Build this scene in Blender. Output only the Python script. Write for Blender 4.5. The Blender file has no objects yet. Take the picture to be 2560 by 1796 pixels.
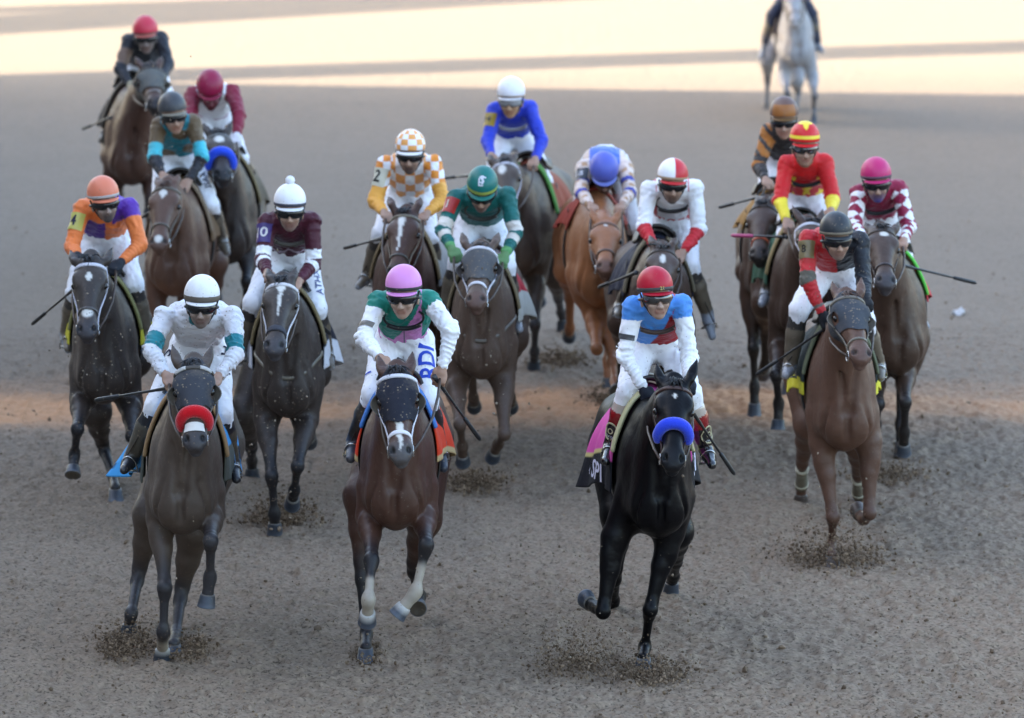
import bpy, bmesh, math, random
import numpy as np
import openvdb
from mathutils import Vector, Matrix
from mathutils.bvhtree import BVHTree

# ------------------------------------------------------------------ camera, sky, sun, exposure
SC = bpy.context.scene
COL = SC.collection
PITCH = math.radians(10.5)
CAM_H = 7.62
FPX = 13748.0                      # focal length in photograph pixels (photo 2560 x 1796)
cam_d = bpy.data.cameras.new("camera"); cam = bpy.data.objects.new("camera", cam_d); COL.objects.link(cam)
cam.location = (0, 0, CAM_H); cam.rotation_euler = (math.pi/2 - PITCH, 0, 0)
cam_d.sensor_width = 36.0; cam_d.lens = FPX/2560*36.0
cam_d.clip_end = 6000.0; cam_d.clip_start = 0.5
cam_d.dof.use_dof = True; cam_d.dof.focus_distance = 31.9; cam_d.dof.aperture_fstop = 2.45
SC.camera = cam
SUN_EL = math.radians(19.0)
SUN_DIR = np.array([1.0, -0.10, 0.0]); SUN_DIR /= np.linalg.norm(SUN_DIR)      # horizontal travel of the light
LIGHT = np.array([SUN_DIR[0]*math.cos(SUN_EL), SUN_DIR[1]*math.cos(SUN_EL), -math.sin(SUN_EL)])
w = bpy.data.worlds.new("World"); SC.world = w; w.use_nodes = True
nt = w.node_tree
sky = nt.nodes.new("ShaderNodeTexSky"); sky.sky_type = 'NISHITA'; sky.sun_disc = False
sky.sun_elevation = SUN_EL; sky.sun_rotation = math.atan2(-SUN_DIR[0], -SUN_DIR[1])
sky.air_density = 1.0; sky.dust_density = 3.5; sky.ozone_density = 0.8
bg = nt.nodes["Background"]; nt.links.new(sky.outputs[0], bg.inputs[0]); bg.inputs[1].default_value = 0.15
sun_d = bpy.data.lights.new("sun", 'SUN'); sun = bpy.data.objects.new("sun", sun_d); COL.objects.link(sun)
sun_d.energy = 4.3; sun_d.angle = math.radians(0.45); sun_d.color = (1.0, 0.85, 0.66)
sun.rotation_euler = Vector(LIGHT).to_track_quat('-Z', 'Y').to_euler(); sun.location = (-40, 10, 40)
SC.view_settings.view_transform = 'Standard'; SC.view_settings.look = 'None'
SC.view_settings.exposure = 2.75; SC.view_settings.gamma = 1.0

# ------------------------------------------------------------------ photo pixel -> place
CAMP = np.array([0, 0, CAM_H]); cP, sP = math.cos(PITCH), math.sin(PITCH)
def ray(px, py):
    u = (px-1280)/FPX; v = (898-py)/FPX
    d = np.array([u, cP+v*sP, -sP+v*cP]); return d/np.linalg.norm(d)
def at_Y(px, py, Y):
    d = ray(px, py); return CAMP + d*(Y/d[1])
def at_Z(px, py, z=0.0):
    d = ray(px, py); return CAMP + d*((z-CAM_H)/d[2])
def on_sphere(px, py, c, L, sign):
    d = ray(px, py); oc = c-CAMP; b = oc@d; disc = L*L-(oc@oc-b*b)
    return CAMP + d*(b - sign*math.sqrt(disc) if disc > 0 else b)

def unit(v): v = np.asarray(v, float); return v/np.linalg.norm(v)
def sr(r, g, b):
    c = np.array([r, g, b], float)/255; return np.where(c <= .04045, c/12.92, ((c+.055)/1.055)**2.4)
def smooth(a, b, x):
    t = np.clip((x-a)/(b-a), 0, 1); return t*t*(3-2*t)

# ------------------------------------------------------------------ smooth-union modelling
def p_cone(a, ra, b, rb):
    a = np.asarray(a, float); b = np.asarray(b, float); ab = b-a; L2 = max(ab@ab, 1e-9)
    def fn(X, Y, Z, want_t=False):
        px, py, pz = X-a[0], Y-a[1], Z-a[2]
        t = np.clip((px*ab[0]+py*ab[1]+pz*ab[2])/L2, 0, 1)
        d = np.sqrt((px-t*ab[0])**2+(py-t*ab[1])**2+(pz-t*ab[2])**2)-(ra+t*(rb-ra))
        return (d, t) if want_t else d
    r = max(ra, rb)
    return fn, np.minimum(a, b)-r, np.maximum(a, b)+r
def p_ell(c, r, R=None):
    c = np.asarray(c, float); r = np.asarray(r, float) if np.ndim(r) else np.full(3, float(r))
    R = np.eye(3) if R is None else np.asarray(R, float)
    def fn(X, Y, Z, want_t=False):
        px, py, pz = X-c[0], Y-c[1], Z-c[2]
        q = [(R[i, 0]*px+R[i, 1]*py+R[i, 2]*pz)/r[i] for i in range(3)]
        k0 = np.sqrt(q[0]**2+q[1]**2+q[2]**2)+1e-9
        k1 = np.sqrt((q[0]/r[0])**2+(q[1]/r[1])**2+(q[2]/r[2])**2)+1e-9
        d = k0*(k0-1)/k1
        return (d, 0*d) if want_t else d
    e = np.sqrt(((R.T*r)**2).sum(1))
    return fn, c-e, c+e
def catmull(xs, ys, n=48):
    xs = np.asarray(xs, float); ys = np.asarray(ys, float)
    m = np.gradient(ys, xs); x = np.linspace(xs[0], xs[-1], n)
    i = np.clip(np.searchsorted(xs, x)-1, 0, len(xs)-2); h = xs[i+1]-xs[i]; t = (x-xs[i])/h
    y = (2*t**3-3*t**2+1)*ys[i]+(t**3-2*t**2+t)*h*m[i]+(-2*t**3+3*t**2)*ys[i+1]+(t**3-t**2)*h*m[i+1]
    return x, y
def p_loft(o, ax, sd, secs, n=2.0, uph=None):
    """secs rows: (s, half width, centre offset along up, half height [, centre offset along side])"""
    o = np.asarray(o, float); ax = unit(ax); sd = np.asarray(sd, float); sd = unit(sd-(sd@ax)*ax); up = np.cross(sd, ax)
    if up@(np.array([0, 0, 1.0]) if uph is None else uph) < 0: up = -up
    S = np.array([list(s)+[0]*(5-len(s)) for s in secs], float)
    x, wv = catmull(S[:, 0], S[:, 1]); _, cv = catmull(S[:, 0], S[:, 2]); _, hv = catmull(S[:, 0], S[:, 3]); _, ov = catmull(S[:, 0], S[:, 4])
    wv = np.maximum(wv, .004); hv = np.maximum(hv, .004)
    def fn(X, Y, Z, want_t=False):
        px, py, pz = X-o[0], Y-o[1], Z-o[2]
        s = px*ax[0]+py*ax[1]+pz*ax[2]
        sc = np.clip(s, x[0], x[-1])
        W = np.interp(sc, x, wv); Hh = np.interp(sc, x, hv)
        a = (px*sd[0]+py*sd[1]+pz*sd[2]-np.interp(sc, x, ov))/W
        b = (px*up[0]+py*up[1]+pz*up[2]-np.interp(sc, x, cv))/Hh
        d = ((np.abs(a)**n+np.abs(b)**n)**(1.0/n)-1)*np.minimum(W, Hh)
        ex = s-sc
        d = np.where(ex == 0, d, np.sqrt(np.maximum(d, 0)**2+ex**2))
        return (d, (s-x[0])/(x[-1]-x[0])) if want_t else d
    ends = []
    for i in range(0, len(x), 3):
        for a in (-1, 1):
            for b in (-1, 1):
                ends.append(o+ax*x[i]+sd*(ov[i]+a*wv[i])+up*(cv[i]+b*hv[i]))
    ends = np.array(ends)
    return fn, ends.min(0)-.03, ends.max(0)+.03

class Shape:
    def __init__(s): s.p = []
    def add(s, prim, k=.03, col=None, lab=0, op=0): s.p.append((prim[0], prim[1], prim[2], k, col, lab, op)); return s
    def cut(s, prim, k=.01, col=None): return s.add(prim, k, col, 0, 1)
    def mesh(s, h, off=0.0, noise=None):
        pos = [q for q in s.p if q[6] == 0]
        lo = np.min([q[1] for q in pos], 0)-.03-max(off, 0); hi = np.max([q[2] for q in pos], 0)+.03+max(off, 0)
        n = np.ceil((hi-lo)/h).astype(int)+1
        ax = [(lo[i]+np.arange(n[i])*h).astype(np.float32) for i in range(3)]
        F = np.full(n, .5, np.float32)
        for fn, l, u, k, c, lab, op in s.p:
            m = k+off+3*h if off > 0 else k+3*h
            i0 = np.clip(((l-m-lo)/h).astype(int), 0, n-1); i1 = np.clip(np.ceil((u+m-lo)/h).astype(int)+1, 1, n)
            if np.any(i1 <= i0): continue
            sl = tuple(slice(i0[i], i1[i]) for i in range(3))
            d = fn(ax[0][sl[0]][:, None, None], ax[1][sl[1]][None, :, None], ax[2][sl[2]][None, None, :]).astype(np.float32)
            a = F[sl]
            if op: d = -d; q = np.maximum(k-np.abs(a-d), 0)/k; F[sl] = np.maximum(a, d)+q*q*k*.25
            else: q = np.maximum(k-np.abs(a-d), 0)/k; F[sl] = np.minimum(a, d)-q*q*k*.25
        F -= off
        if noise is not None:
            idx = np.nonzero(np.abs(F) < .03)
            P = np.stack([ax[i][idx[i]] for i in range(3)], 1)
            F[idx] += noise(P).astype(np.float32)
        b = 3*h; np.clip(F, -b, b, F)
        g = openvdb.FloatGrid(b); g.copyFromArray(F)
        V, Q = g.convertToQuads(0.0)
        V = V.astype(np.float64)*h+lo; Q = Q.astype(np.int64)
        A, B, C, D = (V[Q[:, i]] for i in range(4))
        if np.einsum('ij,ij->i', A-V.mean(0), np.cross(C-A, D-B)).sum() < 0: Q = Q[:, ::-1]
        return V, Q
    def locate(s, V, sigma=.02):
        """blended colour, nearest label and its parameter at each vertex"""
        n = len(V); best = np.full(n, 9.0); lab = np.zeros(n, int); tt = np.zeros(n); cw = np.zeros((n, 3)); ws = np.zeros(n)
        X, Y, Z = V[:, 0], V[:, 1], V[:, 2]
        for fn, l, u, k, c, lb, op in s.p:
            if op: continue
            d, t = fn(X, Y, Z, True)
            m = d < best; best[m] = d[m]; lab[m] = lb; tt[m] = t[m]
            if c is not None:
                wgt = np.exp(-np.clip(d, -.02, 1)/sigma); cc = c(t) if callable(c) else np.asarray(c, float)[None]
                cw += wgt[:, None]*cc; ws += wgt
        return cw/np.maximum(ws, 1e-12)[:, None], lab, tt

def vnormals(V, Q):
    N = np.zeros_like(V); fn = np.cross(V[Q[:, 2]]-V[Q[:, 0]], V[Q[:, 3 if Q.shape[1] > 3 else 1]]-V[Q[:, 1 if Q.shape[1] > 3 else 0]])
    if Q.shape[1] == 3: fn = np.cross(V[Q[:, 1]]-V[Q[:, 0]], V[Q[:, 2]]-V[Q[:, 0]])
    for i in range(Q.shape[1]): np.add.at(N, Q[:, i], fn)
    return N/np.maximum(np.linalg.norm(N, axis=1), 1e-12)[:, None]

_rng = np.random.default_rng(7)
def fold_noise(amp, freq, seed, stretch=(1, 1, 1)):
    r = np.random.default_rng(seed); D = r.normal(size=(7, 3)); D /= np.linalg.norm(D, axis=1)[:, None]; D *= np.array(stretch); ph = r.uniform(0, 6.3, 7); fr = freq*r.uniform(.6, 1.7, 7)
    def f(P):
        o = np.zeros(len(P)); wv = np.zeros(len(P))
        for i in range(7):
            a = P@D[i]*fr[i]+ph[i]+1.6*wv; wv = np.sin(a); o += np.abs(wv)**.7*np.sign(wv)*(.5+.5*np.sin(P@D[(i+3) % 7]*fr[i]*.45+ph[i]))
        return amp*o/3.0
    return f

# ------------------------------------------------------------------ object helpers
def link(name, V, Fc, mat, parent=None, cols=None, loc=None, smoothf=True):
    me = bpy.data.meshes.new(name)
    if isinstance(Fc, np.ndarray):
        me.vertices.add(len(V)); me.vertices.foreach_set("co", np.asarray(V, np.float32).ravel())
        nl = Fc.shape[1]; me.loops.add(Fc.size); me.loops.foreach_set("vertex_index", Fc.astype(np.int32).ravel())
        me.polygons.add(len(Fc)); me.polygons.foreach_set("loop_start", np.arange(len(Fc), dtype=np.int32)*nl)
        try: me.polygons.foreach_set("loop_total", np.full(len(Fc), nl, np.int32))
        except Exception: pass
        me.update(calc_edges=True)
    else:
        me.from_pydata([tuple(map(float, v)) for v in V], [], [tuple(map(int, f)) for f in Fc])
    if cols is not None:
        at = me.color_attributes.new("Col", 'FLOAT_COLOR', 'POINT')
        c4 = np.ones((len(V), 4), np.float32); c4[:, :3] = cols; at.data.foreach_set("color", c4.ravel())
    me.polygons.foreach_set("use_smooth", np.full(len(me.polygons), smoothf))
    me.materials.append(mat)
    o = bpy.data.objects.new(name, me); COL.objects.link(o)
    if parent is not None: o.parent = parent
    if loc is not None: o.location = loc
    return o
def tag(o, label=None, cat=None, group=None, kind=None):
    if label: o["label"] = label
    if cat: o["category"] = cat
    if group: o["group"] = group
    if kind: o["kind"] = kind
    return o
class MB:
    """collects several pieces for ONE mesh object"""
    def __init__(s): s.V = []; s.F = []; s.C = []; s.n = 0
    def add(s, V, F, col=(1, 1, 1)):
        V = np.asarray(V, float); s.V.append(V); s.F += [tuple(int(i)+s.n for i in f) for f in F]
        c = np.asarray(col, float); s.C.append(np.tile(c, (len(V), 1)) if c.ndim == 1 else c); s.n += len(V); return s
    def tube(s, pts, r, col=(1, 1, 1), n=8, flat=None):
        """round tube along pts; flat=(normals, half thickness) makes it a strap"""
        pts = np.asarray(pts, float); m = len(pts); r = np.broadcast_to(np.asarray(r, float), (m,))
        T = np.gradient(pts, axis=0); T /= np.maximum(np.linalg.norm(T, axis=1), 1e-9)[:, None]
        ref = np.array([0, 0, 1.0]) if abs(T[0, 2]) < .9 else np.array([1.0, 0, 0]); V = []
        nrm = ref-(ref@T[0])*T[0]; nrm /= np.linalg.norm(nrm)
        for i in range(m):
            if flat is not None: nn = np.asarray(flat[0][i]); nn = nn-(nn@T[i])*T[i]; nn = nn/max(np.linalg.norm(nn), 1e-9)
            else:
                nrm = nrm-(nrm@T[i])*T[i]; nrm /= max(np.linalg.norm(nrm), 1e-9); nn = nrm
            bb = np.cross(T[i], nn); th = flat[1] if flat is not None else r[i]
            for j in range(n):
                a = 2*math.pi*j/n; V.append(pts[i]+bb*math.cos(a)*r[i]+nn*math.sin(a)*th)
        F = [(i*n+j, i*n+(j+1) % n, (i+1)*n+(j+1) % n, (i+1)*n+j) for i in range(m-1) for j in range(n)]
        F += [tuple(range(n))[::-1], tuple((m-1)*n+j for j in range(n))]
        return s.add(V, F, col)
    def box(s, lo, hi, col=(1, 1, 1)):
        (x0, y0, z0), (x1, y1, z1) = lo, hi
        V = [(x0, y0, z0), (x1, y0, z0), (x1, y1, z0), (x0, y1, z0), (x0, y0, z1), (x1, y0, z1), (x1, y1, z1), (x0, y1, z1)]
        return s.add(V, [(0, 3, 2, 1), (4, 5, 6, 7), (0, 1, 5, 4), (1, 2, 6, 5), (2, 3, 7, 6), (3, 0, 4, 7)], col)
    def build(s, name, mat, parent=None, loc=None, smoothf=True):
        return link(name, np.concatenate(s.V), s.F, mat, parent, np.concatenate(s.C), loc, smoothf)

# ------------------------------------------------------------------ materials
def node_mat(name):
    m = bpy.data.materials.new(name); m.use_nodes = True; t = m.node_tree; return m, t, t.nodes["Principled BSDF"]
def mth(t, op, a, b=None, clamp=False):
    n = t.nodes.new("ShaderNodeMath"); n.operation = op; n.use_clamp = clamp
    for i, v in enumerate((a, b)):
        if v is None: continue
        if isinstance(v, (int, float)): n.inputs[i].default_value = v
        else: t.links.new(v, n.inputs[i])
    return n.outputs[0]
def noise_tex(t, vec, scale, detail=3, rough=.55):
    n = t.nodes.new("ShaderNodeTexNoise"); n.inputs["Scale"].default_value = scale; n.inputs["Detail"].default_value = detail
    n.inputs["Roughness"].default_value = rough; t.links.new(vec, n.inputs["Vector"]); return n.outputs["Fac"]
def mixc(t, fac, a, b, mode='MIX'):
    n = t.nodes.new("ShaderNodeMix"); n.data_type = 'RGBA'; n.blend_type = mode
    if isinstance(fac, (int, float)): n.inputs[0].default_value = fac
    else: t.links.new(fac, n.inputs[0])
    for i, v in ((6, a), (7, b)):
        if isinstance(v, tuple): n.inputs[i].default_value = (*v[:3], 1)
        else: t.links.new(v, n.inputs[i])
    return n.outputs[2]
_mats = {}
def vmat(name, rough=.5, spec=.5, mud=0.0, var=.15, bump=0.0, bscale=60, coat=0.0, sheen=0.0, metal=0.0, mudcol=(.20, .155, .11)):
    """attribute-coloured surface with a little tonal variation and mud spatter"""
    if name in _mats: return _mats[name]
    m, t, b = node_mat(name); _mats[name] = m
    tc = t.nodes.new("ShaderNodeTexCoord").outputs["Object"]
    at = t.nodes.new("ShaderNodeAttribute"); at.attribute_name = "Col"; c = at.outputs["Color"]
    if var:
        nv = noise_tex(t, tc, 9, 4); f = mth(t, 'ADD', mth(t, 'MULTIPLY', nv, 2*var), 1-var)
        cb = t.nodes.new("ShaderNodeCombineColor"); [t.links.new(f, cb.inputs[i]) for i in range(3)]
        c = mixc(t, 1.0, c, cb.outputs[0], 'MULTIPLY')
    if mud:
        big = noise_tex(t, tc, 5, 3); sm = noise_tex(t, tc, 70, 2)
        v = t.nodes.new("ShaderNodeTexVoronoi"); v.inputs["Scale"].default_value = 45; t.links.new(tc, v.inputs["Vector"])
        sp = mth(t, 'MULTIPLY', mth(t, 'SUBTRACT', .22+.15*mud, v.outputs["Distance"]), 9, True)
        rn = mth(t, 'LESS_THAN', v.outputs["Color"], .18+.5*mud) if False else mth(t, 'GREATER_THAN', noise_tex(t, tc, 23, 1), .60-.12*mud)
        speck = mth(t, 'MULTIPLY', sp, rn, True)
        film = mth(t, 'MULTIPLY', mth(t, 'SUBTRACT', mth(t, 'ADD', big, mth(t, 'MULTIPLY', sm, .35)), .95-.35*mud), 3.0*mud, True)
        fac = mth(t, 'MAXIMUM', mth(t, 'MULTIPLY', speck, min(1, .35+mud)), mth(t, 'MULTIPLY', film, .75))
        c = mixc(t, fac, c, mudcol)
        rv = mth(t, 'ADD', mth(t, 'MULTIPLY', mth(t, 'SUBTRACT', noise_tex(t, tc, 30, 4), .5), .35), rough)
        t.links.new(mth(t, 'ADD', mth(t, 'MULTIPLY', fac, .9-rough), rv, True), b.inputs["Roughness"])
    else: b.inputs["Roughness"].default_value = rough
    t.links.new(c, b.inputs["Base Color"]); b.inputs["Specular IOR Level"].default_value = spec; b.inputs["Metallic"].default_value = metal
    b.inputs["Coat Weight"].default_value = coat; b.inputs["Coat Roughness"].default_value = .15
    b.inputs["Sheen Weight"].default_value = sheen; b.inputs["Sheen Roughness"].default_value = .4
    if bump and name.startswith("coat_"):
        bn = t.nodes.new("ShaderNodeBump"); bn.inputs["Strength"].default_value = .55; bn.inputs["Distance"].default_value = .012
        b2 = t.nodes.new("ShaderNodeBump"); b2.inputs["Strength"].default_value = bump; b2.inputs["Distance"].default_value = .004
        t.links.new(noise_tex(t, tc, 13, 3, .5), bn.inputs["Height"]); t.links.new(noise_tex(t, tc, bscale, 4), b2.inputs["Height"]); t.links.new(bn.outputs[0], b2.inputs["Normal"]); t.links.new(b2.outputs[0], b.inputs["Normal"])
    elif bump:
        bn = t.nodes.new("ShaderNodeBump"); bn.inputs["Strength"].default_value = bump; bn.inputs["Distance"].default_value = .006
        t.links.new(noise_tex(t, tc, bscale, 4), bn.inputs["Height"]); t.links.new(bn.outputs[0], b.inputs["Normal"])
    return m
# ------------------------------------------------------------------ the track
def vnoise(X, Y, sc, seed):
    x = X/sc+seed*17.3; y = Y/sc+seed*9.1; xi = np.floor(x).astype(np.int64); yi = np.floor(y).astype(np.int64); fx = x-xi; fy = y-yi
    fx = fx*fx*(3-2*fx); fy = fy*fy*(3-2*fy)
    def hsh(a, b):
        h = (a*374761393+b*668265263+seed*144269) & 0xffffffff; h = ((h ^ (h >> 13))*1274126177) & 0xffffffff; return ((h ^ (h >> 16)) & 0xffff)/65535.0
    return (hsh(xi, yi)*(1-fx)+hsh(xi+1, yi)*fx)*(1-fy)+(hsh(xi, yi+1)*(1-fx)+hsh(xi+1, yi+1)*fx)*fy-.5
def dirt_h(X, Y):
    h = .010*vnoise(X*.5, Y, .42, 1)+.012*vnoise(X*.6, Y, .16, 2)+.018*vnoise(X*.8, Y, .075, 3)+.030*vnoise(X, Y, .040, 4)+.012*vnoise(X*.12, Y, .09, 11)
    p = vnoise(X, Y*.8, .13, 5); h -= .022*smooth(.22, .42, p)                       # pits
    p = vnoise(X, Y, .062, 6); h += .018*smooth(.22, .45, p)                          # crumbs
    return h
YN, YM, YF = at_Z(1280, 1796)[1], at_Z(1280, 820)[1], at_Z(1280, 0)[1]
def build_ground():
    out = np.concatenate([[.05, .15, .35, .8, 1.6, 3, 6, 12, 25, 60, 150, 400, 1000, 3000]])
    xs = np.arange(-4.35, 4.35, .0135); xs = np.concatenate([xs[0]-out[::-1], xs, xs[-1]+out])
    y1 = np.arange(YN-.7, YM, .022); y2 = np.arange(YM, YF+4, .08); ys = np.concatenate([y1[0]-np.array([3000, 1000, 300, 100, 40, 20, 10, 5, 2, .8, .3]), y1, y2, y2[-1]+out])
    X, Y = np.meshgrid(xs, ys, indexing='ij'); Z = dirt_h(X, Y)
    edge = smooth(7, 4.4, np.abs(X))*smooth(YF+4, YF+2, Y)*smooth(YN-.9, YN-.4, Y); Z = Z*edge*(1-.9*smooth(YM-4, YM+3, Y))
    for (px, py) in CRATERS:
        c = at_Z(px, py); r = np.sqrt((X-c[0])**2+((Y-c[1]))**2); Z += -.030*np.exp(-(r/.07)**2)+.018*np.exp(-((r-.13)/.05)**2)
    Z -= .008
    n0, n1 = X.shape; I = np.arange(n0*n1).reshape(n0, n1)
    Fq = np.stack([I[:-1, :-1], I[1:, :-1], I[1:, 1:], I[:-1, 1:]], -1).reshape(-1, 4)
    m, t, b = node_mat("track_dirt"); tc = t.nodes.new("ShaderNodeTexCoord").outputs["Object"]
    n1_ = noise_tex(t, tc, 1.1, 4); n2 = noise_tex(t, tc, 9, 5, .65); n3 = noise_tex(t, tc, 48, 4, .7); n4 = noise_tex(t, tc, 190, 3, .7)
    f = mth(t, 'ADD', mth(t, 'MULTIPLY', n2, .50), mth(t, 'ADD', mth(t, 'MULTIPLY', n3, .60), mth(t, 'ADD', mth(t, 'MULTIPLY', n4, .45), mth(t, 'MULTIPLY', n1_, .35))))
    f = mth(t, 'MULTIPLY', mth(t, 'SUBTRACT', f, .60), 1.7, True)
    vc = t.nodes.new("ShaderNodeTexVoronoi"); vc.feature = 'SMOOTH_F1'; vc.inputs["Scale"].default_value = 34; vc.inputs["Smoothness"].default_value = .35; vc.inputs["Randomness"].default_value = 1.0
    wv = t.nodes.new("ShaderNodeVectorMath"); wv.operation = 'ADD'; nv_ = t.nodes.new("ShaderNodeTexNoise"); nv_.inputs["Scale"].default_value = 30; t.links.new(tc, nv_.inputs["Vector"])
    sc_ = t.nodes.new("ShaderNodeVectorMath"); sc_.operation = 'SCALE'; sc_.inputs[3].default_value = .012; t.links.new(nv_.outputs["Color"], sc_.inputs[0]); t.links.new(tc, wv.inputs[0]); t.links.new(sc_.outputs[0], wv.inputs[1]); t.links.new(wv.outputs[0], vc.inputs["Vector"])
    crumb = vc.outputs["Distance"]
    f = mth(t, 'SUBTRACT', f, mth(t, 'MULTIPLY', mth(t, 'SUBTRACT', crumb, .38), .9), True)  # shade in the gaps between crumbs put into the colour
    sxy = t.nodes.new("ShaderNodeSeparateXYZ"); t.links.new(tc, sxy.inputs[0])
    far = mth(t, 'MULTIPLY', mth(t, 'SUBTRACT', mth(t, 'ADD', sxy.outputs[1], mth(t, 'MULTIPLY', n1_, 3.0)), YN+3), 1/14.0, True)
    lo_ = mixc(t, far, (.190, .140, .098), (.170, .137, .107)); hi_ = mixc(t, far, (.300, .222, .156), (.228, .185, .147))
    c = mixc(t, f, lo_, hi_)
    flk = mth(t, 'MULTIPLY', mth(t, 'SUBTRACT', noise_tex(t, tc, 42, 5, .62), .535), 10, True); flk2 = mth(t, 'MULTIPLY', mth(t, 'SUBTRACT', noise_tex(t, tc, 17, 4, .6), .60), 9, True)
    near = mth(t, 'SUBTRACT', 1.0, far, True)
    c = mixc(t, mth(t, 'MULTIPLY', mth(t, 'MAXIMUM', flk, mth(t, 'MULTIPLY', flk2, .8)), mth(t, 'ADD', mth(t, 'MULTIPLY', near, .72), .10)), c, (.055, .040, .028))
    ey = at_Z(1280, 205)[1]; sun_pale = mth(t, 'MULTIPLY', mth(t, 'SUBTRACT', sxy.outputs[1], ey-1.5), 1/3.0, True)
    c = mixc(t, sun_pale, c, (.25, .203, .155))  # ground colour paled past the shade edge to whiten the sunlit strip
    v = t.nodes.new("ShaderNodeTexVoronoi"); v.inputs["Scale"].default_value = 16; v.inputs["Randomness"].default_value = 1.0; t.links.new(tc, v.inputs["Vector"])
    spot = mth(t, 'MULTIPLY', mth(t, 'SUBTRACT', .30, v.outputs["Distance"]), 6, True); spot = mth(t, 'MULTIPLY', spot, mth(t, 'GREATER_THAN', noise_tex(t, tc, 6, 2), .53))
    c = mixc(t, mth(t, 'MULTIPLY', spot, .45), c, (.085, .056, .035))
    sx = t.nodes.new("ShaderNodeSeparateXYZ"); t.links.new(tc, sx.inputs[0])
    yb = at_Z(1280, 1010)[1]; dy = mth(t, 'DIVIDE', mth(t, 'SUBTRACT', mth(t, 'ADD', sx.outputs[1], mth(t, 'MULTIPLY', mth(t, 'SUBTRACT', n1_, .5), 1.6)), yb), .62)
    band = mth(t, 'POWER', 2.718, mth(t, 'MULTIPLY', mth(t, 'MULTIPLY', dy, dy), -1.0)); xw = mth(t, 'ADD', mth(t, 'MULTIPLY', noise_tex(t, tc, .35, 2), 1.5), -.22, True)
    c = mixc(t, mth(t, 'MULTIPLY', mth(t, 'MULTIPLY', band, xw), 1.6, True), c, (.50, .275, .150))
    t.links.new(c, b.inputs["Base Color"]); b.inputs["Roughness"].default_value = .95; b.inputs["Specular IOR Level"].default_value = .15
    bn = t.nodes.new("ShaderNodeBump"); bn.inputs["Strength"].default_value = .45; bn.inputs["Distance"].default_value = .008
    t.links.new(mth(t, 'SUBTRACT', mth(t, 'ADD', mth(t, 'MULTIPLY', n4, .6), n3), mth(t, 'MULTIPLY', crumb, 1.3)), bn.inputs["Height"]); t.links.new(bn.outputs[0], b.inputs["Normal"])
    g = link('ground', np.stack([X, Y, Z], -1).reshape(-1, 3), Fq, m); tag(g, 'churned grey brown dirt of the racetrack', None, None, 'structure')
CRATERS = [(404, 1640), (440, 1615), (914, 1636), (1608, 1645), (2080, 1385), (687, 1325), (1335, 912), (1541, 985)]
build_ground()

# clods: many small crumbs as one mesh
ICO_V = []; _p = (1+5**.5)/2
ICO_V = np.array([(-1, _p, 0), (1, _p, 0), (-1, -_p, 0), (1, -_p, 0), (0, -1, _p), (0, 1, _p), (0, -1, -_p), (0, 1, -_p), (_p, 0, -1), (_p, 0, 1), (-_p, 0, -1), (-_p, 0, 1)])/1.9
ICO_F = np.array([(0, 11, 5), (0, 5, 1), (0, 1, 7), (0, 7, 10), (0, 10, 11), (1, 5, 9), (5, 11, 4), (11, 10, 2), (10, 7, 6), (7, 1, 8), (3, 9, 4), (3, 4, 2), (3, 2, 6), (3, 6, 8), (3, 8, 9), (4, 9, 5), (2, 4, 11), (6, 2, 10), (8, 6, 7), (9, 8, 1)])
def clods(name, P, size, rg, label, col=((.085, .062, .045), (.26, .215, .175)), bright=.5):
    n = len(P); V = np.tile(ICO_V, (n, 1, 1))*(1+rg.normal(0, .22, (n, 12, 1)))*np.asarray(size)[:, None, None]*rg.uniform(.55, 1.35, (n, 1, 3)) + P[:, None, :]
    Fc = ICO_F[None]+(np.arange(n)*12)[:, None, None]
    c = np.array(col[0])+(np.array(col[1])-np.array(col[0]))*(rg.uniform(0, 1, (n, 1))**(1/bright if bright < 1 else 1)); C = np.repeat(c, 12, 0)
    o = link(name, V.reshape(-1, 3), Fc.reshape(-1, 3), vmat("clod_dirt", .95, .15, 0, .25, .4, 300), None, C, None, False); return tag(o, label, None, None, 'stuff')
rg = np.random.default_rng(21)
n = 15000; pY = YN-.3+(rg.uniform(0, 1, n)**1.5)*18; pX = rg.uniform(-1, 1, n)*(pY*.095+.3)
clm = vnoise(pX, pY, .5, 8)+.5*vnoise(pX, pY, .2, 9); kp = clm > rg.uniform(-.35, .30, n); pX, pY = pX[kp], pY[kp]
sz = .003+.008*rg.uniform(0, 1, len(pX))**4
clods('loose_clods', np.stack([pX, pY, dirt_h(pX, pY)-.008+sz*.3], 1), sz, rg, 'small loose crumbs of dirt strewn over the racetrack', ((.11, .075, .047), (.32, .23, .155)), .9)

def spray(px, py, wpx, hpx, n, label, fwd=0.0, big=.022, dark=True, seed=0):
    """dirt thrown up round a hoof: low dense heap, thinner crown of flying crumbs"""
    n = int(n*3.6); rg = np.random.default_rng(seed+int(px)); c = at_Z(px, py); s = FPX/np.linalg.norm(c-CAMP); W = wpx/s/2; Hh = hpx/s
    a = rg.normal(0, .45, n); up = np.abs(rg.normal(0, .42, n))**1.25*(1-.35*np.abs(a)); 
    X = c[0]+a*W*(1+.4*up); Z = np.clip(up*Hh, 0, None); Yv = c[1]+rg.normal(0, .16, n)-fwd*up
    X += .25*W*np.round(rg.normal(0, 1, n)*.8)*.6
    sz = .0022+(big*.66-.003)*rg.uniform(0, 1, n)**5.5*(1-.5*np.clip(up, 0, 1))
    clods('dirt_spray', np.stack([X, Yv, Z], 1), sz, rg, label, ((.085, .056, .035), (.30, .215, .145)) if dark else ((.14, .11, .085), (.40, .34, .28)), .6)
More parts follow.
